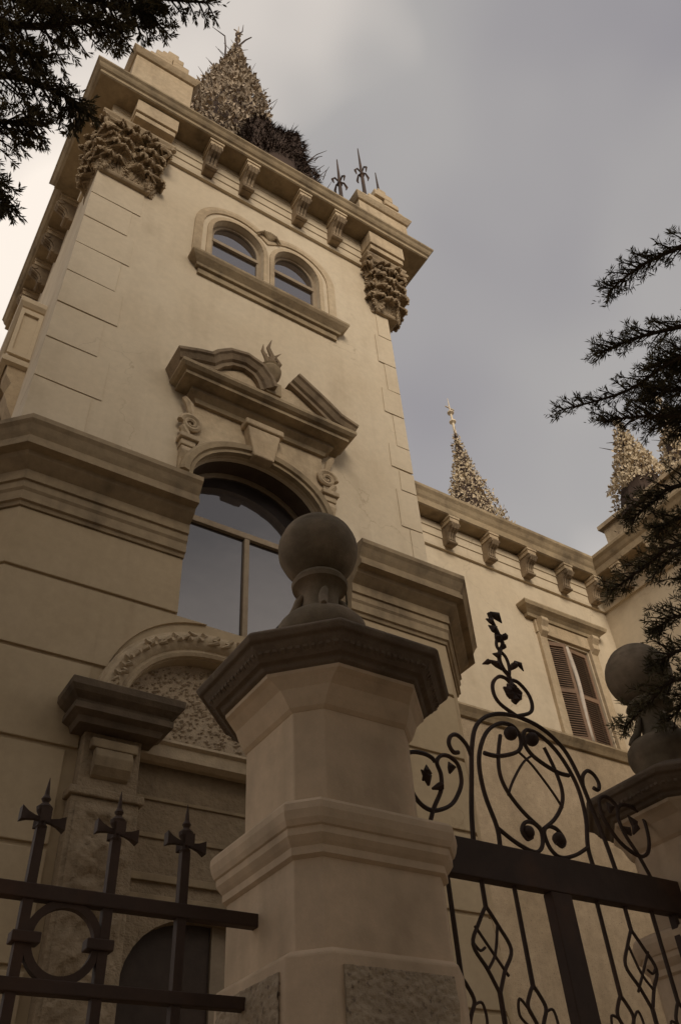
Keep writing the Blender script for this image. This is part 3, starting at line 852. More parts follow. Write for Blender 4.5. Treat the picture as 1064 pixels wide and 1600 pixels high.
# window dressing
b = MB()
b.sweep_plan([(9.98, 8.5), (9.98, YG), (11.62, YG), (11.62, 8.5)], [(-0.03, 10.42), (0.23, 10.39), (0.24, 10.36), (0.22, 10.30), (0.15, 10.25), (0.10, 10.20), (0.09, 10.14), (-0.03, 10.14)])
b.build('window_hood', 'trim', WG)
b = MB(); b.box(10.08, 11.58, YG - 0.06, YG + .01, 9.86, 10.139); b.build('window_frieze', 'pale', WG, bevel=0.01)
for x0, x1 in ((10.10, 10.28), (11.40, 11.58)):
    b = MB(); b.box(x0, x1, YG - 0.07, YG + .01, 7.72, 9.855)
    b.build('window_jamb', 'pale', WG, bevel=0.01)
for x in (10.19, 11.49):
    b = MB()
    b.prism_yz([(YG - .05, 10.13), (YG - 0.2, 10.13), (YG - 0.22, 10.05), (YG - 0.15, 9.95), (YG - 0.16, 9.85), (YG - 0.05, 9.75)], x - 0.08, x + 0.08)
    b.build('hood_console', 'pale', WG, bevel=0.01)
b = MB(); b.sweep_plan([(6.26, YG), (12.3, YG)], [(-0.04, 7.80), (0.16, 7.78), (0.17, 7.74), (0.12, 7.68), (0.08, 7.62), (-0.04, 7.60)]); b.build('string_course', 'trim', WG)
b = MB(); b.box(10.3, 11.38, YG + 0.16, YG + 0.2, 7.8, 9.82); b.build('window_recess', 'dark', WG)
def shutter(hx, wd, ang, sgn):
    root = MB()
    h0, h1 = 7.83, 9.79
    def P(u, d, z):
        a = R(ang)
        return (hx + sgn * u * math.cos(a), YG - 0.0 + 0.06 - u * math.sin(a) + d, z)
    def bx(mb, u0, u1, z0, z1, d0, d1):
        vs_ = [P(u, d, z) for z in (z0, z1) for (u, d) in ((u0, d0), (u1, d0), (u1, d1), (u0, d1))]
        mb.add(vs_, [(0, 3, 2, 1), (4, 5, 6, 7), (0, 1, 5, 4), (1, 2, 6, 5), (2, 3, 7, 6), (3, 0, 4, 7)])
    bx(root, 0, 0.06, h0, h1, -0.02, 0.02); bx(root, wd - 0.06, wd, h0, h1, -0.02, 0.02)
    bx(root, 0.06, wd - 0.06, h0, h0 + 0.09, -0.02, 0.02); bx(root, 0.06, wd - 0.06, h1 - 0.08, h1, -0.02, 0.02); bx(root, 0.06, wd - 0.06, 8.75, 8.83, -0.02, 0.02)
    o = root.build('shutter', 'shutter', WG)
    s = MB()
    z = h0 + 0.11
    while z < h1 - 0.1:
        if not (8.72 < z < 8.84):
            s.add([P(0.06, -0.018, z), P(wd - 0.06, -0.018, z), P(wd - 0.06, 0.018, z + 0.035), P(0.06, 0.018, z + 0.035), P(0.06, -0.018, z + 0.008), P(wd - 0.06, -0.018, z + 0.008), P(wd - 0.06, 0.018, z + 0.043), P(0.06, 0.018, z + 0.043)],
                  [(0, 3, 2, 1), (4, 5, 6, 7), (0, 1, 5, 4), (2, 3, 7, 6)])
        z += 0.045
    l = s.build('louvres', 'shutter', o); l['kind'] = 'stuff'
shutter(10.31, 0.43, 14, 1)
shutter(11.37, 0.49, 3, -1)
b = MB()
pts0, pts1 = [], []
for k in range(13):
    t = k / 12
    z = 9.76 - t * 1.9
    xx = 10.80 + 0.05 * math.sin(t * 5)
    pts0.append((xx - 0.07 + 0.02 * math.sin(t * 3.1) + 0.05 * t, YG - 0.01, z)); pts1.append((xx + 0.01 + 0.05 * t, YG - 0.045, z))
b.loft([pts0, pts1], closed=False, caps=False)
o = b.build('curtain', 'cloth', WG, smooth=True); md = o.modifiers.new('t', 'SOLIDIFY'); md.thickness = 0.01

# ------------------------------------------------------------------ leafy spires
def spire(name, label, c, z0, prof, leaves, size, m, lean=0.0, fin=1.0, cross=True, twigs=20):
    """prof: list of (radius, height above z0)"""
    root = thing(name, (c[0], c[1], z0), label, 'spire', 'leaf-covered roof spires')
    b = MB()
    n = 12
    rings = []
    for r, h in prof:
        rings.append([(c[0] + lean * h + 0.82 * r * math.cos(2 * math.pi * j / n), c[1] + 0.82 * r * math.sin(2 * math.pi * j / n), z0 + h) for j in range(n)])
    b.loft(rings)
    b.build('spire_core', 'twig', root)
    lm = MB()
    hs = [h for _, h in prof]
    H0, H1 = hs[0], hs[-1]
    def rad(h):
        for (ra, ha), (rb, hb) in zip(prof[:-1], prof[1:]):
            if ha <= h <= hb:
                t = (h - ha) / max(1e-6, hb - ha)
                return ra + (rb - ra) * t
        return prof[-1][0]
    vis0 = H0 + (H1 - H0) * 0.22
    for k in range(leaves):
        h = vis0 + (H1 - vis0) * (1 - math.sqrt(random.random())) * 1.02
        h = min(h, H1)
        a = random.uniform(0, 2 * math.pi)
        clump = 1 + 0.16 * math.sin(a * 5 + h * 2.1) * math.sin(h * 3.3 + a * 2)
        r = rad(h) * clump * random.uniform(0.84, 1.1) + random.uniform(0, 0.03)
        p = Vector((c[0] + lean * h + r * math.cos(a), c[1] + r * math.sin(a), z0 + h))
        s = size * random.uniform(0.5, 1.3)
        out_ = Vector((math.cos(a), math.sin(a), random.uniform(-0.5, 0.7))).normalized()
        d = Vector((random.uniform(-.7, .7), random.uniform(-.7, .7), random.uniform(-0.4, 1.2))) + out_ * 0.3
        d.normalize()
        sd_ = d.cross(out_ + Vector((random.uniform(-.6, .6), random.uniform(-.6, .6), random.uniform(-.6, .6))))
        if sd_.length < 1e-3:
            continue
        sd_.normalize()
        up = sd_.cross(d) * s * 0.15
        lm.add([p, p + d * s * 0.5 + sd_ * s * 0.32 + up, p + d * s, p + d * s * 0.5 - sd_ * s * 0.32 + up], [(0, 1, 2, 3)])
    o = lm.build('leaves', m, root, recalc=False); o['kind'] = 'stuff'
    # twigs that stick out
    tw = MB()
    for k in range(twigs):
        h = vis0 + (H1 - vis0) * random.random() ** 1.5
        a = random.uniform(0, 2 * math.pi)
        r = rad(h)
        p = Vector((c[0] + lean * h + r * math.cos(a), c[1] + r * math.sin(a), z0 + h))
        d = Vector((math.cos(a), math.sin(a), random.uniform(-0.2, 1.0))).normalized()
        L = random.uniform(0.5, 2.0) * size * 2
        tw.tube([p, p + d * L * 0.5 + Vector((0, 0, 0.05)), p + d * L + Vector((random.uniform(-.1, .1), 0, 0.1))], [0.014, 0.01, 0.004], 4)
    o = tw.build('twigs', 'twig', root); o['kind'] = 'stuff'
    f = MB()
    x, y, z = c[0] + lean * H1, c[1], z0 + H1
    f.tube([(x, y, z - 0.5), (x, y, z + fin * 0.6), (x, y, z + fin)], [0.05, 0.028, 0.008], 6)
    for q in (0.3, 0.55):
        f.lathe((x, y, z + fin * q), [(0.03, 0), (0.10, 0.05), (0.10, 0.09), (0.03, 0.14)], 8)
    if cross:
        f.tube([(x - 0.16, y, z + fin * 0.72), (x + 0.16, y, z + fin * 0.72)], 0.02, 5)
    f.build('spire_finial', m, root)
    return root
spire('leafy_spire', 'broad spire thick with dry leaves and bare twigs on the tower roof', (3.28, 8.6), 17.5,
      [(1.3, 0), (1.25, 5.0), (1.10, 6.3), (0.78, 7.9), (0.5, 9.4), (0.24, 11.0), (0.05, 12.4)], 12000, 0.13, 'ivyleaf', 0.02, 1.9, True, 70)
spire('leafy_spire', 'slender pale leafy spire with a knobbed finial above the wing cornice, left of the conifer', (12.0, 11.0), 12.4,
      [(0.95, 0), (0.82, 2.2), (0.60, 3.5), (0.38, 4.4), (0.17, 5.4), (0.05, 6.4)], 5200, 0.09, 'dryleaf', 0.0, 1.6, True, 8)
spire('leafy_spire', 'pale leafy spire half hidden behind the conifer at the right edge', (13.0, 7.0), 12.9,
      [(0.8, 0), (0.64, 0.6), (0.42, 1.3), (0.22, 2.1), (0.07, 2.9)], 2600, 0.10, 'dryleaf', 0.06, 0.35, False, 8)
spire('leafy_spire', 'pale leafy spire showing through the conifer branches, rightmost of the roof spires', (15.3, 7.0), 12.9,
      [(1.0, 0), (0.86, 1.2), (0.62, 2.4), (0.36, 3.6), (0.12, 4.7), (0.04, 5.2)], 2600, 0.12, 'dryleaf', 0.08, 0.4, False, 8)
# spindly bare twigs on the big spire top
tw = MB()
for pts in ([(3.5, 8.5, 29.4), (3.42, 8.45, 30.4), (3.6, 8.45, 31.0), (3.62, 8.45, 31.7)], [(3.5, 8.5, 29.6), (3.75, 8.5, 30.6), (3.95, 8.5, 31.2)], [(3.1, 8.4, 27.6), (3.08, 8.4, 28.6), (3.02, 8.4, 29.5), (2.6, 8.4, 29.6)]):
    tw.tube(pts, [0.035, 0.026, 0.02, 0.008][:len(pts)], 5)
SP1 = [o for o in bpy.data.objects if o.name == 'leafy_spire'][0]
tw.build('bare_twig', 'twig', SP1)

# dark thicket of twigs on the roof edge
TH = thing('twig_thicket', (3.95, 6.95, 17.5), 'dark brown nest-like thicket of twigs on the tower roof edge beside the broad spire', 'thicket')
def th_pt(a, e, k=1.0):
    d = Vector((math.cos(e) * math.cos(a), math.cos(e) * math.sin(a), math.sin(e)))
    k *= 1 + 0.20 * mnoise.noise(d * 2.3 + Vector((3.1, 0, 1.7))) + 0.07 * mnoise.noise(d * 7)
    return Vector((3.90 + k * (0.92 * math.cos(e) ** 0.6 * math.cos(a)) + 0.05 * math.sin(e), 6.95 + k * 0.5 * math.cos(e) * math.sin(a), 17.5 + k * 3.35 * math.sin(e)))
b = MB()
b.loft([[th_pt(2 * math.pi * j / 18, t / 10 * math.pi / 2 * 0.99, 1 + 0.04 * math.sin(j * 2.7 + t)) for j in range(18)] for t in range(11)])
b.build('thicket_core', 'twig', TH)
b = MB()
for k in range(5200):
    a = random.uniform(0, 2 * math.pi); e = math.asin(random.uniform(0.3, 1))
    p = th_pt(a, e, random.uniform(0.97, 1.03))
    d = Vector((math.cos(a) * 0.35 + random.uniform(-.35, .35), math.sin(a) * 0.5 + random.uniform(-.4, .2), random.uniform(-1.5, 0.15))).normalized()
    L = random.uniform(0.08, 0.26)
    s = d.cross(Vector((random.uniform(-1, 1), random.uniform(-1, 1), random.uniform(-1, 1)))).normalized() * 0.014
    b.add([p - s, p + s, p + d * L], [(0, 1, 2)])
for k in range(46):
    p = Vector((random.uniform(4.4, 5.0), random.uniform(6.6, 7.0), random.uniform(17.6, 19.6)))
    q = p + Vector((random.uniform(-.1, .4), random.uniform(-.3, .1), random.uniform(0.1, 0.6)))
    b.tube([p, (p + q) / 2 + Vector((0, 0, 0.08)), q], [0.014, 0.01, 0.004], 4)
o = b.build('twigs', 'twig', TH, recalc=False); o['kind'] = 'stuff'

# ------------------------------------------------------------------ gate posts
def gate_post(c, label):
    P = thing('gate_post', (c[0], c[1], 0), label, 'gate post', 'gate posts')
    b = MB(); b.octa(c, [(0.0, 0.372, 0.115), (2.275, 0.372, 0.115), (2.292, 0.345, 0.09)])
    pl = b.build('plinth', 'post', P, bevel=0.008)
    hw, d = 0.225, 0.377
    for ax in range(4):
        pn = MB()
        z0, z1 = 0.3, 2.235
        if ax == 0: pn.box(c[0] - hw, c[0] + hw, c[1] - d, c[1] - d + 0.02, z0, z1)
        if ax == 1: pn.box(c[0] - d, c[0] - d + 0.02, c[1] - hw, c[1] + hw, z0, z1)
        if ax == 2: pn.box(c[0] + d - 0.02, c[0] + d, c[1] - hw, c[1] + hw, z0, z1)
        if ax == 3: pn.box(c[0] - hw, c[0] + hw, c[1] + d - 0.02, c[1] + d, z0, z1)
        if ax < 2:
            nu_, nw_ = 60, 150
            o0 = len(pn.v)
            for iw in range(nw_ + 1):
                for iu in range(nu_ + 1):
                    t_, z_ = -hw + 2 * hw * iu / nu_, 1.5 + (z1 - 1.5) * iw / nw_
                    q = Vector((t_ * 26 + ax * 9, c[0] * 3, z_ * 26))
                    dd = d + 0.003 + 0.007 * max(0, mnoise.noise(q)) + 0.005 * mnoise.noise(q * 2.3)
                    pn.v.append((c[0] + t_, c[1] - dd, z_) if ax == 0 else (c[0] - dd, c[1] - t_, z_))
            for iw in range(nw_):
                for iu in range(nu_):
                    k_ = o0 + iw * (nu_ + 1) + iu
                    pn.f.append((k_, k_ + 1, k_ + nu_ + 2, k_ + nu_ + 1))
        pn.build('pebble_panel', 'rough', pl, recalc=False)
    b = MB(); b.octa(c, [(2.285, 0.335, 0.076), (2.60, 0.335, 0.076)]); b.build('lower_shaft', 'post', P, bevel=0.006)
    b = MB(); b.octa(c, [(2.585, 0.337, 0.077), (2.595, 0.350, 0.08), (2.622, 0.350, 0.08), (2.635, 0.360, 0.084), (2.655, 0.372, 0.088), (2.68, 0.373, 0.088), (2.685, 0.380, 0.09), (2.705, 0.388, 0.092), (2.735, 0.395, 0.095), (2.76, 0.394, 0.094), (2.775, 0.383, 0.092), (2.80, 0.32, 0.09)])
    b.build('band_moulding', 'post', P)
    b = MB(); b.octa(c, [(2.79, 0.293, 0.092), (3.24, 0.293, 0.092)]); b.build('shaft', 'post', P, bevel=0.006)
    b = MB(); b.octa(c, [(3.20, 0.295, 0.093), (3.215, 0.31, 0.105), (3.25, 0.33, 0.125), (3.29, 0.35, 0.15), (3.325, 0.385, 0.19), (3.34, 0.405, 0.215), (3.356, 0.407, 0.216), (3.358, 0.40, 0.21)])
    b.build('cap_neck', 'post', P)
    b = MB(); b.octa(c, [(3.357, 0.402, 0.212), (3.366, 0.425, 0.235), (3.384, 0.43, 0.238), (3.388, 0.452, 0.246), (3.405, 0.47, 0.255), (3.435, 0.492, 0.263), (3.448, 0.50, 0.268), (3.452, 0.518, 0.274), (3.478, 0.529, 0.276), (3.492, 0.52, 0.272), (3.55, 0.40, 0.2), (3.62, 0.25, 0.1)])
    cp = b.build('cap', 'cap', P, bevel=0.006)
    dt = MB()
    for face in range(8):
        ang = face * math.pi / 4 - math.pi / 2
        nx, ny = math.cos(ang), math.sin(ang)
        tx, ty_ = -ny, nx
        rr = 0.478 if face % 2 == 0 else (0.478 * 2 - 0.258) / math.sqrt(2)
        L = 0.215 if face % 2 == 0 else 0.178
        n = int(2 * L / 0.03)
        for i in range(n):
            s = -L + 2 * L * (i + 0.5) / n
            x, y = c[0] + nx * (rr - 0.004) + tx * s, c[1] + ny * (rr - 0.004) + ty_ * s
            z = 3.414 + random.uniform(-.002, .002)
            q = 0.0095 * random.uniform(0.8, 1.1)
            dt.add([(x + tx * q - nx * .02, y + ty_ * q - ny * .02, z - 0.018), (x - tx * q - nx * .02, y - ty_ * q - ny * .02, z - 0.018), (x - tx * q + nx * 0.008, y - ty_ * q + ny * 0.008, z - 0.004), (x + tx * q + nx * 0.008, y + ty_ * q + ny * 0.008, z - 0.004),
                    (x + tx * q + nx * .01, y + ty_ * q + ny * .01, z + 0.024), (x - tx * q + nx * .01, y - ty_ * q + ny * .01, z + 0.024)],
                   [(0, 1, 2, 3), (3, 2, 5, 4), (0, 3, 4), (1, 5, 2)])
    o = dt.build('egg_ornament', 'cap', cp); o['kind'] = 'stuff'
    dz = -0.032
    b = MB()
    b.lathe((c[0], c[1], dz), [(0.18, 3.60), (0.19, 3.72), (0.215, 3.76), (0.225, 3.80), (0.217, 3.85), (0.19, 3.885), (0.15, 3.90), (0.11, 3.92), (0.095, 3.96), (0.09, 4.02), (0.094, 4.07), (0.115, 4.095), (0.14, 4.105), (0.145, 4.13), (0.13, 4.155), (0.10, 4.18)], 36)
    st = b.build('finial_base', 'ball', P, smooth=True)
    b = MB()
    n1_, n2_ = 48, 64
    rings = []
    for k in range(n1_ + 1):
        a = -math.pi / 2 + math.pi * k / n1_
        ring = []
        for j in range(n2_):
            t = 2 * math.pi * j / n2_
            dirv = Vector((math.cos(a) * math.cos(t), math.cos(a) * math.sin(t), math.sin(a)))
            rr = 0.2095 - (0.003 if k in (30, 33, 35) else 0) + 0.0022 * mnoise.noise(dirv * 3.0 + Vector((c[0], 0, 0))) + 0.0012 * mnoise.noise(dirv * 9.0)
            p = dirv * max(rr, 0.001)
            ring.append((c[0] + p.x, c[1] + p.y, 4.328 + p.z))
        rings.append(ring)
    rings[0] = [(c[0] + 0.002 * math.cos(j), c[1] + 0.002 * math.sin(j), 4.1185) for j in range(n2_)]
    rings[-1] = [(c[0] + 0.002 * math.cos(j), c[1] + 0.002 * math.sin(j), 4.5375) for j in range(n2_)]
    b.loft(rings)
    b.build('ball', 'ball', P, smooth=True)
    for q in range(4):
        b = MB()
        a0 = -math.pi / 2 + q * math.pi / 2 - 0.3
        cx_, cy_ = c[0], c[1]
        b.tube([(cx_ + r_ * math.cos(a0 - o_), cy_ + r_ * math.sin(a0 - o_), z_ + dz) for r_, o_, z_ in ((0.095, 0, 4.05), (0.112, .08, 4.02), (0.122, .15, 3.98), (0.14, .18, 3.94), (0.175, .2, 3.905), (0.20, .2, 3.875))], [0.010, 0.019, 0.023, 0.024, 0.022, 0.014], 12)
        b.build('neck_scroll', 'ball', st, smooth=True)
    return P
gate_post((1.84, 2.82), 'nearest octagonal rendered gate post with dark cap and stone ball, between fence and gate')
p2 = gate_post((4.27, 2.82), 'far gate post with stone ball partly covered by conifer branches')
p2.location.z = -0.07

# ------------------------------------------------------------------ iron fence
YF = 2.84
FN = thing('iron_fence', (0.3, YF, 0), 'black iron fence with spiked cross finials and rings, left of the near gate post', 'fence')
b = MB(); b.box(-6.0, 1.46, YF - 0.16, YF + 0.16, 0, 0.9); b.box(-6.0, 1.462, YF - 0.2, YF + 0.2, 0.9, 0.98)
b.build('low_wall', 'post', FN, bevel=0.01)
for z0, z1, x1 in ((2.435, 2.482, 1.51), (2.172, 2.212, 1.47), (1.12, 1.16, 1.47)):
    b = MB(); b.box(-6.0, x1, YF - 0.022, YF + 0.022, z0, z1); b.build('rail', 'iron', FN, bevel=0.004)
def fence_bar():
    b = MB()
    b.box(-0.016, 0.016, -0.016, 0.016, 0.97, 2.66)
    return b
def fence_finial():
    b = MB()
    b.lathe((0, 0, 0), [(0.015, 2.655), (0.021, 2.668), (0.013, 2.68), (0.012, 2.70), (0.026, 2.722), (0.028, 2.734), (0.010, 2.752), (0.017, 2.764), (0.009, 2.778), (0.007, 2.80), (0.001, 2.842)], 10)
    for a, (Ls, up) in enumerate(((1.0, -0.006), (0.55, 0.004), (1.0, 0.010), (0.55, 0.004))):
        dx, dy = math.cos(a * math.pi / 2), math.sin(a * math.pi / 2)
        tx, ty_ = -dy, dx
        rings = []
        for r, q in ((0.008, 0.007), (0.028, 0.008), (0.052, 0.013), (0.076, 0.023)):
            rings.append([(dx * r * Ls + tx * s * q * 0.8, dy * r * Ls + ty_ * s * q * 0.8, 2.692 + up * r / 0.07 + v * q) for s, v in ((-1, -1), (1, -1), (1, 1), (-1, 1))])
        b.loft(rings)
    return b
FB = fence_bar().build('bar', 'iron', None); FF = fence_finial().build('finial', 'iron', None)
COL.objects.unlink(FB); COL.objects.unlink(FF)
xs = [1.213 - 0.262 * i for i in range(27)]
for x in xs:
    q = link_copy(FB, FN, (x, YF, 0))
    f = FF.copy(); COL.objects.link(f); f.parent = q; f.location = (0, 0, 0)
rb = MB()
pts = [(0.128 * math.cos(2 * math.pi * k / 36), 0, 0.11 * math.sin(2 * math.pi * k / 36)) for k in range(36)]
rings = []
for k in range(36):
    a = 2 * math.pi * k / 36
    rings.append([((0.112 + dr) * math.cos(a), dy, (0.112 + dr) * math.sin(a)) for dr, dy in ((-0.013, -0.014), (0.013, -0.014), (0.013, 0.014), (-0.013, 0.014))])
rb.loft(rings + [rings[0]], caps=False)
RG = rb.build('ring', 'iron', None, smooth=True); COL.objects.unlink(RG)
cb2 = MB(); cb2.box(-0.045, 0.045, -0.026, 0.026, -0.017, 0.017)
CL = cb2.build('collar', 'iron', None, bevel=0.004); COL.objects.unlink(CL)
for i in range(1, 25, 2):
    xm = (xs[i] + xs[i + 1]) / 2
    g = link_copy(RG, FN, (xm, YF, 2.323))
    for s in (-1, 1):
        k = CL.copy(); COL.objects.link(k); k.parent = g; k.location = (s * 0.118, 0, 0.0)

# ------------------------------------------------------------------ iron gate
GX = 3.085
GT = thing('iron_gate', (GX, YF, 0), 'black wrought iron double gate with scrolled crest, between the two gate posts', 'gate')
b = MB(); b.box(2.22, 3.99, YF - 0.03, YF + 0.03, 2.755, 2.925); b.build('top_rail', 'iron', GT, bevel=0.005)
b = MB(); b.box(2.24, 3.93, YF - 0.02, YF + 0.02, 0.16, 0.26); b.build('bottom_rail', 'iron', GT, bevel=0.005)
b = MB(); b.box(3.02, 3.15, YF - 0.032, YF + 0.025, 0.16, 2.753); b.build('meeting_stile', 'iron', GT, bevel=0.005)
for x in (2.262, 3.89):
    b = MB(); b.box(x - 0.014, x + 0.014, YF - 0.02, YF + 0.02, 0.1, 2.753); b.build('hinge_stile', 'iron', GT, bevel=0.004)
def smooth_pts(p, n=5):
    out_ = []
    P = [Vector((q[0], q[1])) for q in p]
    for i in range(len(P) - 1):
        p0, p1, p2, p3 = P[max(i - 1, 0)], P[i], P[i + 1], P[min(i + 2, len(P) - 1)]
        for k in range(n):
            t = k / n
            out_.append(0.5 * ((2 * p1) + (-p0 + p2) * t + (2 * p0 - 5 * p1 + 4 * p2 - p3) * t * t + (-p0 + 3 * p1 - 3 * p2 + p3) * t ** 3))
    out_.append(P[-1])
    return [(q.x, q.y) for q in out_]
def iron(name, pts, r=0.0105, mirror=False, y=YF, both=True, parent=None):
    res = None
    for s in ((1, -1) if both else ((-1,) if mirror else (1,))):
        pp = [(GX + s * (x - GX), y, z) for x, z in smooth_pts(pts)]
        b = MB(); b.tube(pp, r, 6, flat=(0, 1, 0))
        res = b.build(name, 'iron', parent or GT, smooth=True)
    return res
def blob(name, x, z, r, y=YF):
    for s in (1, -1):
        xx = GX + s * (x - GX)
        b = MB(); pr = [(max(0.001, r * math.cos(-math.pi / 2 + math.pi * k / 8)), r * math.sin(-math.pi / 2 + math.pi * k / 8)) for k in range(9)]
        b.lathe((xx, y, z), pr, 10); b.build(name, 'iron', GT, smooth=True)
def spiral(cx, cz, r, a0, turns, sgn=1):
    n = int(turns * 9)
    return [(cx + r * (1 - 0.8 * k / n) * math.cos(a0 + sgn * 2 * math.pi * turns * k / n), cz + r * (1 - 0.8 * k / n) * math.sin(a0 + sgn * 2 * math.pi * turns * k / n)) for k in range(n + 1)]
iron('crest_arch', [(2.62, 2.92), (2.64, 3.07), (2.68, 3.26), (2.71, 3.40), (2.76, 3.53), (2.84, 3.61), (2.95, 3.66), (3.085, 3.68)], 0.012)
iron('inner_scroll', [(2.78, 2.92), (2.785, 3.02), (2.745, 3.17), (2.74, 3.31), (2.77, 3.42), (2.84, 3.53), (2.94, 3.60), (3.03, 3.61), (3.07, 3.57), (3.07, 3.51), (3.03, 3.46), (2.94, 3.42), (2.86, 3.40), (2.79, 3.40)], 0.0115)
iron('inner_oval', [(2.93, 3.53), (2.89, 3.42), (2.872, 3.31), (2.90, 3.22), (2.98, 3.13), (3.075, 3.065)], 0.0105)
iron('base_loop', [(2.785, 3.02), (2.89, 2.965), (3.00, 2.937), (3.06, 2.975), (3.075, 3.05), (3.03, 3.085), (2.975, 3.075), (2.945, 3.03), (2.97, 2.995), (3.005, 3.01)], 0.0105)
iron('cross_brace', [(3.04, 3.46), (3.12, 3.40), (3.22, 3.28), (3.27, 3.2)], 0.007)
blob('rosette', 3.01, 3.56, 0.038)
blob('rosette', 2.985, 3.03, 0.032)
iron('leaf_scroll', [(2.46, 3.28), (2.44, 3.30), (2.39, 3.31), (2.32, 3.30), (2.275, 3.26), (2.28, 3.15), (2.32, 3.07), (2.38, 3.035), (2.45, 3.045), (2.53, 3.09), (2.59, 3.17), (2.61, 3.23), (2.60, 3.30), (2.55, 3.33), (2.50, 3.32), (2.47, 3.28), (2.485, 3.22), (2.47, 3.14), (2.41, 3.04), (2.36, 2.925)], 0.0105)
iron('curl', [(2.70, 3.36), (2.68, 3.42), (2.63, 3.46), (2.585, 3.445), (2.565, 3.40), (2.585, 3.36), (2.62, 3.365)], 0.011)
# leaf in scrolls
for s in (1, -1):
    for (lx, lz, a, L) in ((2.37, 3.17, 1.2, 0.09), (2.40, 3.15, 2.0, 0.08), (2.42, 3.14, 0.5, 0.08), (2.54, 3.24, 1.5, 0.06)):
        b = MB()
        x = GX + s * (lx - GX)
        d = (s * math.cos(a), math.sin(a))
        b.tube([(x, YF, lz), (x + d[0] * L * .5 + 0.012, YF - 0.008, lz + d[1] * L * .5), (x + d[0] * L, YF, lz + d[1] * L)], [0.006, 0.022, 0.003], 6)
        b.build('leaf', 'iron', GT, smooth=True)
iron('heart', [(3.085, 3.89), (3.06, 3.91), (3.01, 3.905), (2.955, 3.85), (2.945, 3.78), (2.98, 3.725), (3.085, 3.68)], 0.011)
for k, (a, L) in enumerate(((0.3, 0.07), (1.0, 0.06), (2.1, 0.06), (2.85, 0.07), (-0.4, 0.06), (3.5, 0.06), (-1.57, 0.07), (1.57, 0.08))):
    b = MB()
    b.tube([(3.09, YF, 3.82), (3.09 + math.cos(a) * L * .6, YF - 0.012, 3.82 + math.sin(a) * L * .6 - 0.01), (3.09 + math.cos(a) * L, YF - 0.004, 3.82 + math.sin(a) * L)], [0.014, 0.026, 0.005], 6)
    b.build('leaf', 'iron', GT, smooth=True)
iron('crest_stem', [(3.10, 3.78), (3.095, 3.92), (3.06, 3.97), (3.045, 4.03), (3.07, 4.10), (3.10, 4.15), (3.08, 4.22), (3.055, 4.29), (3.04, 4.35)], 0.013, both=False)
iron('crest_stem', [(3.09, 3.92), (3.11, 3.99), (3.10, 4.06), (3.05, 4.11), (3.06, 4.17), (3.10, 4.21)], 0.010, both=False)
for (x, z, a, L, wd) in ((3.05, 4.36, -0.5, 0.10, 0.026), (3.05, 4.34, 0.0, 0.07, 0.02), (3.06, 4.27, 2.6, 0.06, 0.02), (3.09, 4.19, 0.3, 0.07, 0.024), (3.07, 4.21, 2.4, 0.07, 0.024), (3.07, 4.10, 0.9, 0.07, 0.02), (3.05, 4.04, 2.8, 0.05, 0.018), (3.05, 3.96, 2.75, 0.11, 0.02), (3.10, 3.97, 0.75, 0.13, 0.022), (3.16, 4.05, -0.6, 0.08, 0.016), (2.97, 3.99, 3.6, 0.07, 0.018), (3.07, 4.15, 1.8, 0.06, 0.024)):
    b = MB()
    b.tube([(x, YF, z), (x + math.cos(a) * L * .45, YF - 0.012, z + math.sin(a) * L * .45), (x + math.cos(a) * L, YF + 0.004, z + math.sin(a) * L)], [0.006, wd, 0.003], 6)
    b.build('leaf', 'iron', GT, smooth=True)
# vertical bars with lozenges
def loz(name, x, zt, zm, zb, hw):
    iron(name, [(x, zt), (x - hw * 0.5, (zt + zm) / 2 + 0.01), (x - hw, zm), (x - hw * 0.45, (zm + zb) / 2), (x, zb)], 0.0085)
    iron(name, [(x, zt), (x + hw * 0.5, (zt + zm) / 2 + 0.01), (x + hw, zm), (x + hw * 0.45, (zm + zb) / 2), (x, zb)], 0.0085)
for x in (2.437, 2.822):
    iron('bar', [(x, 2.756), (x, 2.35)], 0.011)
    loz('lozenge', x, 2.355, 2.275, 2.17, 0.05)
    iron('lozenge_curl', [(x - 0.045, 2.26), (x - 0.09, 2.30), (x - 0.105, 2.24), (x - 0.06, 2.2)], 0.006)
    iron('lozenge_curl', [(x + 0.045, 2.26), (x + 0.09, 2.27), (x + 0.10, 2.2), (x + 0.06, 2.15)], 0.006)
    iron('bar', [(x, 2.175), (x, 0.26)], 0.011)
x = 2.63
iron('bar', [(x, 2.756), (x, 2.645)], 0.011)
loz('lozenge', x, 2.65, 2.485, 2.31, 0.105)
iron('lozenge_cross', [(x - 0.08, 2.56), (x, 2.46), (x + 0.065, 2.38)], 0.0065)
iron('lozenge_cross', [(x + 0.05, 2.58), (x + 0.01, 2.46), (x - 0.05, 2.39)], 0.0065)
iron('lozenge_cross', [(x - 0.10, 2.49), (x - 0.07, 2.465), (x - 0.04, 2.48)], 0.006)
iron('bar', [(x, 2.315), (x, 0.26)], 0.011)

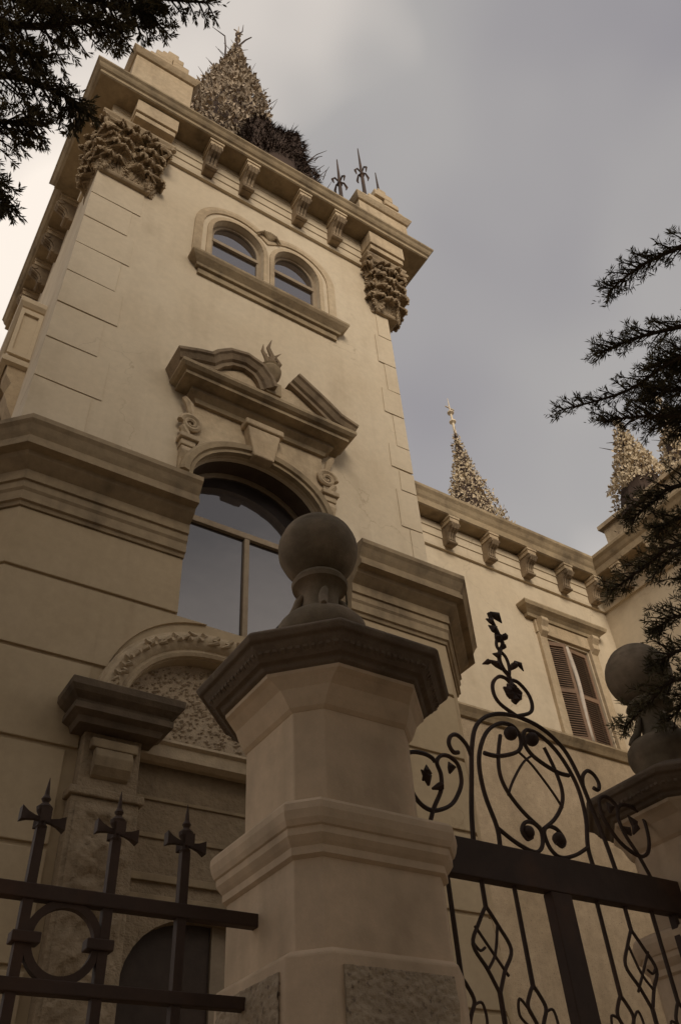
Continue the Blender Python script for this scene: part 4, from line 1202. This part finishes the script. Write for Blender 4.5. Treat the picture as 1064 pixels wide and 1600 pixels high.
# ------------------------------------------------------------------ conifers
spread, lift = 0.8, 0.1
def needle_twig(mb, p, d, L, nl, cnt, width, droop=0.0):
    """short shoot with needles on all sides"""
    d = d.normalized()
    a = d.orthogonal().normalized()
    b_ = d.cross(a)
    steps = max(2, cnt)
    pos = p.copy()
    for k in range(steps):
        t = (k + 0.5) / steps
        q = p + d * (L * t) + Vector((0, 0, -droop * L * t * t))
        ang = random.uniform(0, 2 * math.pi)
        o = a * math.cos(ang) + b_ * math.sin(ang)
        nd = (o * spread + d * 0.7 + Vector((0, 0, lift))).normalized()
        s = nd.cross(Vector((random.uniform(-1, 1), random.uniform(-1, 1), random.uniform(-1, 1))))
        if s.length < 1e-3:
            continue
        s = s.normalized() * width
        l = nl * random.uniform(0.6, 1.15) * (1.0 - 0.35 * t)
        mb.add([q - s * 0.4, q + nd * l * 0.5 - s, q + nd * l, q + nd * l * 0.5 + s], [(0, 1, 2, 3)])
    e = p + d * L + Vector((0, 0, -droop * L))
    return e

def limb(cr, br, pts, r0, sprays, sl, nl, cnt, width, droop, start=0.15, hang=0.0):
    P = []
    Q = [Vector(p) for p in pts]
    n = 8
    for i in range(len(Q) - 1):
        p0, p1, p2, p3 = Q[max(i - 1, 0)], Q[i], Q[i + 1], Q[min(i + 2, len(Q) - 1)]
        for k in range(n):
            t = k / n
            P.append(0.5 * ((2 * p1) + (-p0 + p2) * t + (2 * p0 - 5 * p1 + 4 * p2 - p3) * t * t + (-p0 + 3 * p1 - 3 * p2 + p3) * t ** 3))
    P.append(Q[-1])
    m = len(P)
    br.tube(P, [r0 * (1 - 0.86 * i / (m - 1)) for i in range(m)], 5)
    for k in range(sprays):
        t = start + (1 - start) * (k + random.random()) / sprays
        f = t * (m - 1)
        i = min(int(f), m - 2)
        p = P[i].lerp(P[i + 1], f - i)
        d = (P[i + 1] - P[i]).normalized()
        side = d.cross(Vector((0, 0, 1)))
        if side.length < 1e-3:
            side = Vector((1, 0, 0))
        side.normalize()
        sgn = 1 if k % 2 else -1
        dirv = d * random.uniform(0.5, 1.0) + side * sgn * random.uniform(0.4, 1.0) + Vector((0, 0, random.uniform(-0.35, 0.5) - hang))
        dirv.normalize()
        L = sl * random.uniform(0.55, 1.15) * (1.1 - 0.65 * t)
        # spray axis, with shoots
        ns = max(3, int(L / 0.035))
        tip = p + dirv * L + Vector((0, 0, -droop * L))
        br.tube([p, p.lerp(tip, 0.5) + Vector((0, 0, 0.04 * L)), tip], [0.006, 0.004, 0.002], 4)
        for j in range(ns):
            u = (j + 0.6) / ns
            q = p + dirv * (L * u) + Vector((0, 0, -droop * L * u * u))
            sd_ = dirv.cross(Vector((0, 0, 1)))
            if sd_.length < 1e-3:
                sd_ = Vector((1, 0, 0))
            sd_.normalize()
            g = (dirv * 0.8 + sd_ * (1 if j % 2 else -1) * random.uniform(0.4, 1.0) + Vector((0, 0, random.uniform(-0.3, 0.55)))).normalized()
            needle_twig(cr, q, g, L * 0.38 * (1.1 - 0.7 * u), nl, cnt, width, droop * 0.5)
        needle_twig(cr, tip - dirv * 0.04, dirv, L * 0.2, nl, cnt, width, droop)
    needle_twig(cr, P[-1] - (P[-1] - P[-3]) * 0.4, (P[-1] - P[-3]), 0.12, nl, cnt, width, 0)
    # needles along the limb itself
    for i in range(2, m - 1):
        needle_twig(cr, P[i], P[i + 1] - P[i], (P[i + 1] - P[i]).length, nl, cnt, width, 0)

def trunk_mesh(base, top, r0, r1):
    b = MB()
    n = 12
    A, B = Vector(base), Vector(top)
    rings = []
    for k in range(14):
        t = k / 13
        c = A.lerp(B, t) + Vector((0.08 * math.sin(t * 5), 0.08 * math.cos(t * 4), 0))
        r = (r0 + (r1 - r0) * t) * (1 + 0.5 * math.exp(-t * 14))
        rings.append([(c.x + r * math.cos(2 * math.pi * j / n) * (1 + 0.08 * math.sin(j * 3)), c.y + r * math.sin(2 * math.pi * j / n), c.z) for j in range(n)])
    b.loft(rings)
    return b

def clumps(cm, c, z0, h, r, n, skip=None):
    for k in range(n):
        t = random.random() ** 0.8
        z = z0 + (h - z0) * t
        rr = r * (1 - t) ** 0.75 * math.sqrt(random.random()) + 0.1
        a = random.uniform(0, 2 * math.pi)
        p = Vector((c[0] + rr * math.cos(a), c[1] + rr * math.sin(a), z))
        d = Vector((math.cos(a), math.sin(a), random.uniform(-0.7, 0.2))).normalized()
        s = d.cross(Vector((random.uniform(-.4, .4), random.uniform(-.4, .4), 1))).normalized()
        L = random.uniform(0.5, 1.1) * min(1, r / 3 + 0.1)
        if skip and skip(p + d * L):
            continue
        cm.add([p, p + d * L * 0.5 + s * L * 0.3, p + d * L, p + d * L * 0.5 - s * L * 0.3], [(0, 1, 2, 3)])

# left overhanging conifer
LT = thing('conifer_tree', (-3.4, 1.4, 0), 'dark conifer whose drooping branches overhang the top left corner', 'tree', 'conifers')
trunk_mesh((-3.4, 1.4, 0), (-3.3, 1.5, 13.5), 0.30, 0.05).build('trunk', 'bark', LT, smooth=True)
cr, br = MB(), MB()
hubs = lambda z: (-3.35, 1.45, z)
limbs = [
    [hubs(6.0), (-2.0, 1.6, 6.3), (-0.89, 1.65, 6.35), (-0.40, 1.70, 6.40), (0.03, 1.57, 6.47), (0.40, 1.40, 6.51)],
    [hubs(5.7), (-1.9, 1.9, 6.05), (-0.74, 1.94, 6.05), (-0.36, 1.86, 6.13), (-0.10, 1.70, 6.20), (0.04, 1.66, 6.22)],
    [hubs(5.5), (-1.8, 2.1, 5.9), (-0.66, 2.18, 5.95), (-0.34, 2.08, 6.03), (-0.12, 2.05, 6.06), (0.00, 2.07, 6.05)],
    [hubs(5.3), (-1.7, 2.3, 5.7), (-0.56, 2.38, 5.75), (-0.31, 2.24, 5.85), (-0.16, 2.19, 5.88)],
    [hubs(5.2), (-1.6, 2.4, 5.5), (-0.51, 2.45, 5.60), (-0.30, 2.41, 5.64), (-0.16, 2.50, 5.60)],
    [hubs(6.3), (-1.7, 1.8, 6.5), (-0.58, 1.77, 6.46), (-0.15, 1.60, 6.56), (0.14, 1.60, 6.55)],
    [hubs(6.2), (-1.8, 1.75, 6.35), (-0.55, 1.78, 6.30), (-0.20, 1.68, 6.36), (0.06, 1.62, 6.40), (0.16, 1.58, 6.41)],
    [hubs(6.1), (-1.8, 1.7, 6.2), (-0.8, 1.80, 6.2), (-0.45, 1.82, 6.25), (-0.2, 1.78, 6.3)],
    [hubs(5.9), (-1.8, 2.0, 6.0), (-0.75, 2.06, 6.0), (-0.42, 1.98, 6.05), (-0.25, 1.95, 6.1)],
]
spread, lift = 0.55, -0.25
for i, L in enumerate(limbs):
    limb(cr, br, L, 0.04, 46, 0.27, 0.05, 10, 0.0042, 0.4, start=0.45, hang=0.4)
for k in range(38):
    a = random.uniform(0, 2 * math.pi); z = random.uniform(4.6, 12.8)
    L = (13.4 - z) * 0.36 + 0.4
    if -0.9 < a < 1.0 and z < 7.2:
        continue
    p0 = Vector((-3.35, 1.45, z))
    d = Vector((math.cos(a), math.sin(a), 0.1))
    limb(cr, br, [p0, p0 + d * L * 0.5 + Vector((0, 0, 0.1)), p0 + d * L + Vector((0, 0, -0.15))], 0.04, 12, 0.5, 0.09, 6, 0.012, 0.3, start=0.2)
br.build('branches', 'bark', LT); cr.build('crown', 'needle', LT, recalc=False)

# right conifer
RT = thing('conifer_tree', (5.5, 0.9, 0), 'dark conifer with upswept needle sprays along the right edge, in front of the far post', 'tree', 'conifers')
trunk_mesh((5.5, 0.9, 0), (5.45, 0.92, 7.6), 0.24, 0.03).build('trunk', 'bark', RT, smooth=True)
cr, br = MB(), MB()
hubr = lambda z: (5.45, 0.92, z)
limbs = [
    [hubr(5.6), (4.2, 0.55, 5.55), (3.26, 0.47, 5.52), (3.07, 0.87, 5.60), (2.98, 1.08, 5.62), (2.93, 1.28, 5.60)],
    [hubr(5.2), (4.4, 0.8, 5.2), (3.62, 0.92, 5.12), (3.37, 1.27, 5.25), (3.26, 1.59, 5.23), (3.04, 1.92, 5.26)],
    [hubr(5.35), (4.3, 0.75, 5.3), (3.52, 0.79, 5.25), (3.29, 1.16, 5.36), (3.15, 1.37, 5.40), (3.06, 1.54, 5.41)],
    [hubr(5.0), (4.6, 1.0, 4.95), (3.77, 1.14, 4.90), (3.51, 1.48, 5.04), (3.37, 1.64, 5.11), (3.24, 1.79, 5.15)],
    [hubr(4.6), (4.7, 1.1, 4.6), (3.93, 1.41, 4.60), (3.66, 1.73, 4.76), (3.60, 1.90, 4.74), (3.55, 2.05, 4.69)],
    [hubr(4.3), (4.8, 1.3, 4.35), (4.04, 1.60, 4.37), (3.77, 1.93, 4.51), (3.68, 2.18, 4.46), (3.61, 2.37, 4.40)],
    [hubr(4.0), (4.8, 1.4, 4.05), (4.14, 1.82, 4.06), (3.89, 2.16, 4.19), (3.84, 2.32, 4.16)],
    [hubr(3.7), (4.9, 1.5, 3.7), (4.23, 2.05, 3.72), (3.97, 2.36, 3.90), (3.88, 2.57, 3.82), (3.82, 2.72, 3.73)],
    [hubr(4.45), (4.7, 1.2, 4.45), (3.98, 1.50, 4.48), (3.74, 1.82, 4.62), (3.66, 1.98, 4.60)],
    [hubr(3.85), (4.8, 1.5, 3.9), (4.18, 1.95, 3.9), (3.95, 2.28, 4.04), (3.90, 2.42, 4.0)],
    [hubr(5.1), (4.5, 0.9, 5.1), (3.70, 1.05, 5.02), (3.45, 1.38, 5.14), (3.36, 1.52, 5.16)],
]
spread, lift = 0.95, 0.25
for i, L in enumerate(limbs):
    limb(cr, br, L, 0.03, 44, 0.22, 0.055, 10, 0.0030, -0.15, start=0.36)
    if i in (1, 2, 3, 5, 6, 7, 9):
        off = Vector((0.30, -0.08, random.uniform(-0.05, 0.12)))
        limb(cr, br, [Vector(L[0])] + [Vector(q) + off for q in L[1:-1]], 0.025, 44, 0.36, 0.055, 10, 0.0034, -0.1, start=0.30)
        off = Vector((0.16, 0.0, random.uniform(-0.12, 0.06)))
        limb(cr, br, [Vector(L[0])] + [Vector(q) + off for q in L[1:-1]], 0.025, 40, 0.30, 0.055, 9, 0.0032, -0.1, start=0.36)
for k in range(30):
    a = random.uniform(0, 2 * math.pi); z = random.uniform(2.4, 7.4)
    L = (7.8 - z) * 0.38 + 0.3
    p0 = Vector((5.45, 0.92, z))
    if 1.3 < a < 4.0:
        L = min(L, 0.7)
        if z > 5.6:
            continue
    d = Vector((math.cos(a), math.sin(a), 0.1))
    limb(cr, br, [p0, p0 + d * L * 0.5, p0 + d * L + Vector((0, 0, 0.05))], 0.03, 12, 0.42, 0.08, 6, 0.011, 0.0, start=0.2)
br.build('branches', 'bark', RT); cr.build('crown', 'needle', RT, recalc=False)

# added conifers, unseen behind the viewpoint, heights set to shade gate and lower storeys
def shade_conifer(x, y, h, r, label):
    T = thing('conifer_tree', (x, y, 0), label, 'tree', 'unseen conifers added for shade')
    trunk_mesh((x, y, 0), (x, y, h * 0.98), 0.38, 0.04).build('trunk', 'bark', T, smooth=True)
    cm = MB()
    clumps(cm, (x, y), 1.2, h, r, 3600)
    cm.build('crown', 'needle', T, recalc=False)
for i, (x, y, h, r) in enumerate(((-14.0, -12.0, 28.0, 4.0), (-10.4, -12.6, 29.5, 4.2), (-6.8, -11.8, 27.5, 4.1), (-3.2, -12.4, 21.3, 3.6), (0.4, -12.0, 18.5, 3.3), (4.0, -12.6, 16.0, 3.0), (7.6, -12.0, 15.0, 3.0), (11.2, -12.4, 14.0, 3.0))):
    shade_conifer(x, y, h, r, '%s dark conifer from the left in the unseen row added across the road for shade' % ('first', 'second', 'third', 'fourth', 'fifth', 'sixth', 'seventh', 'eighth')[i])
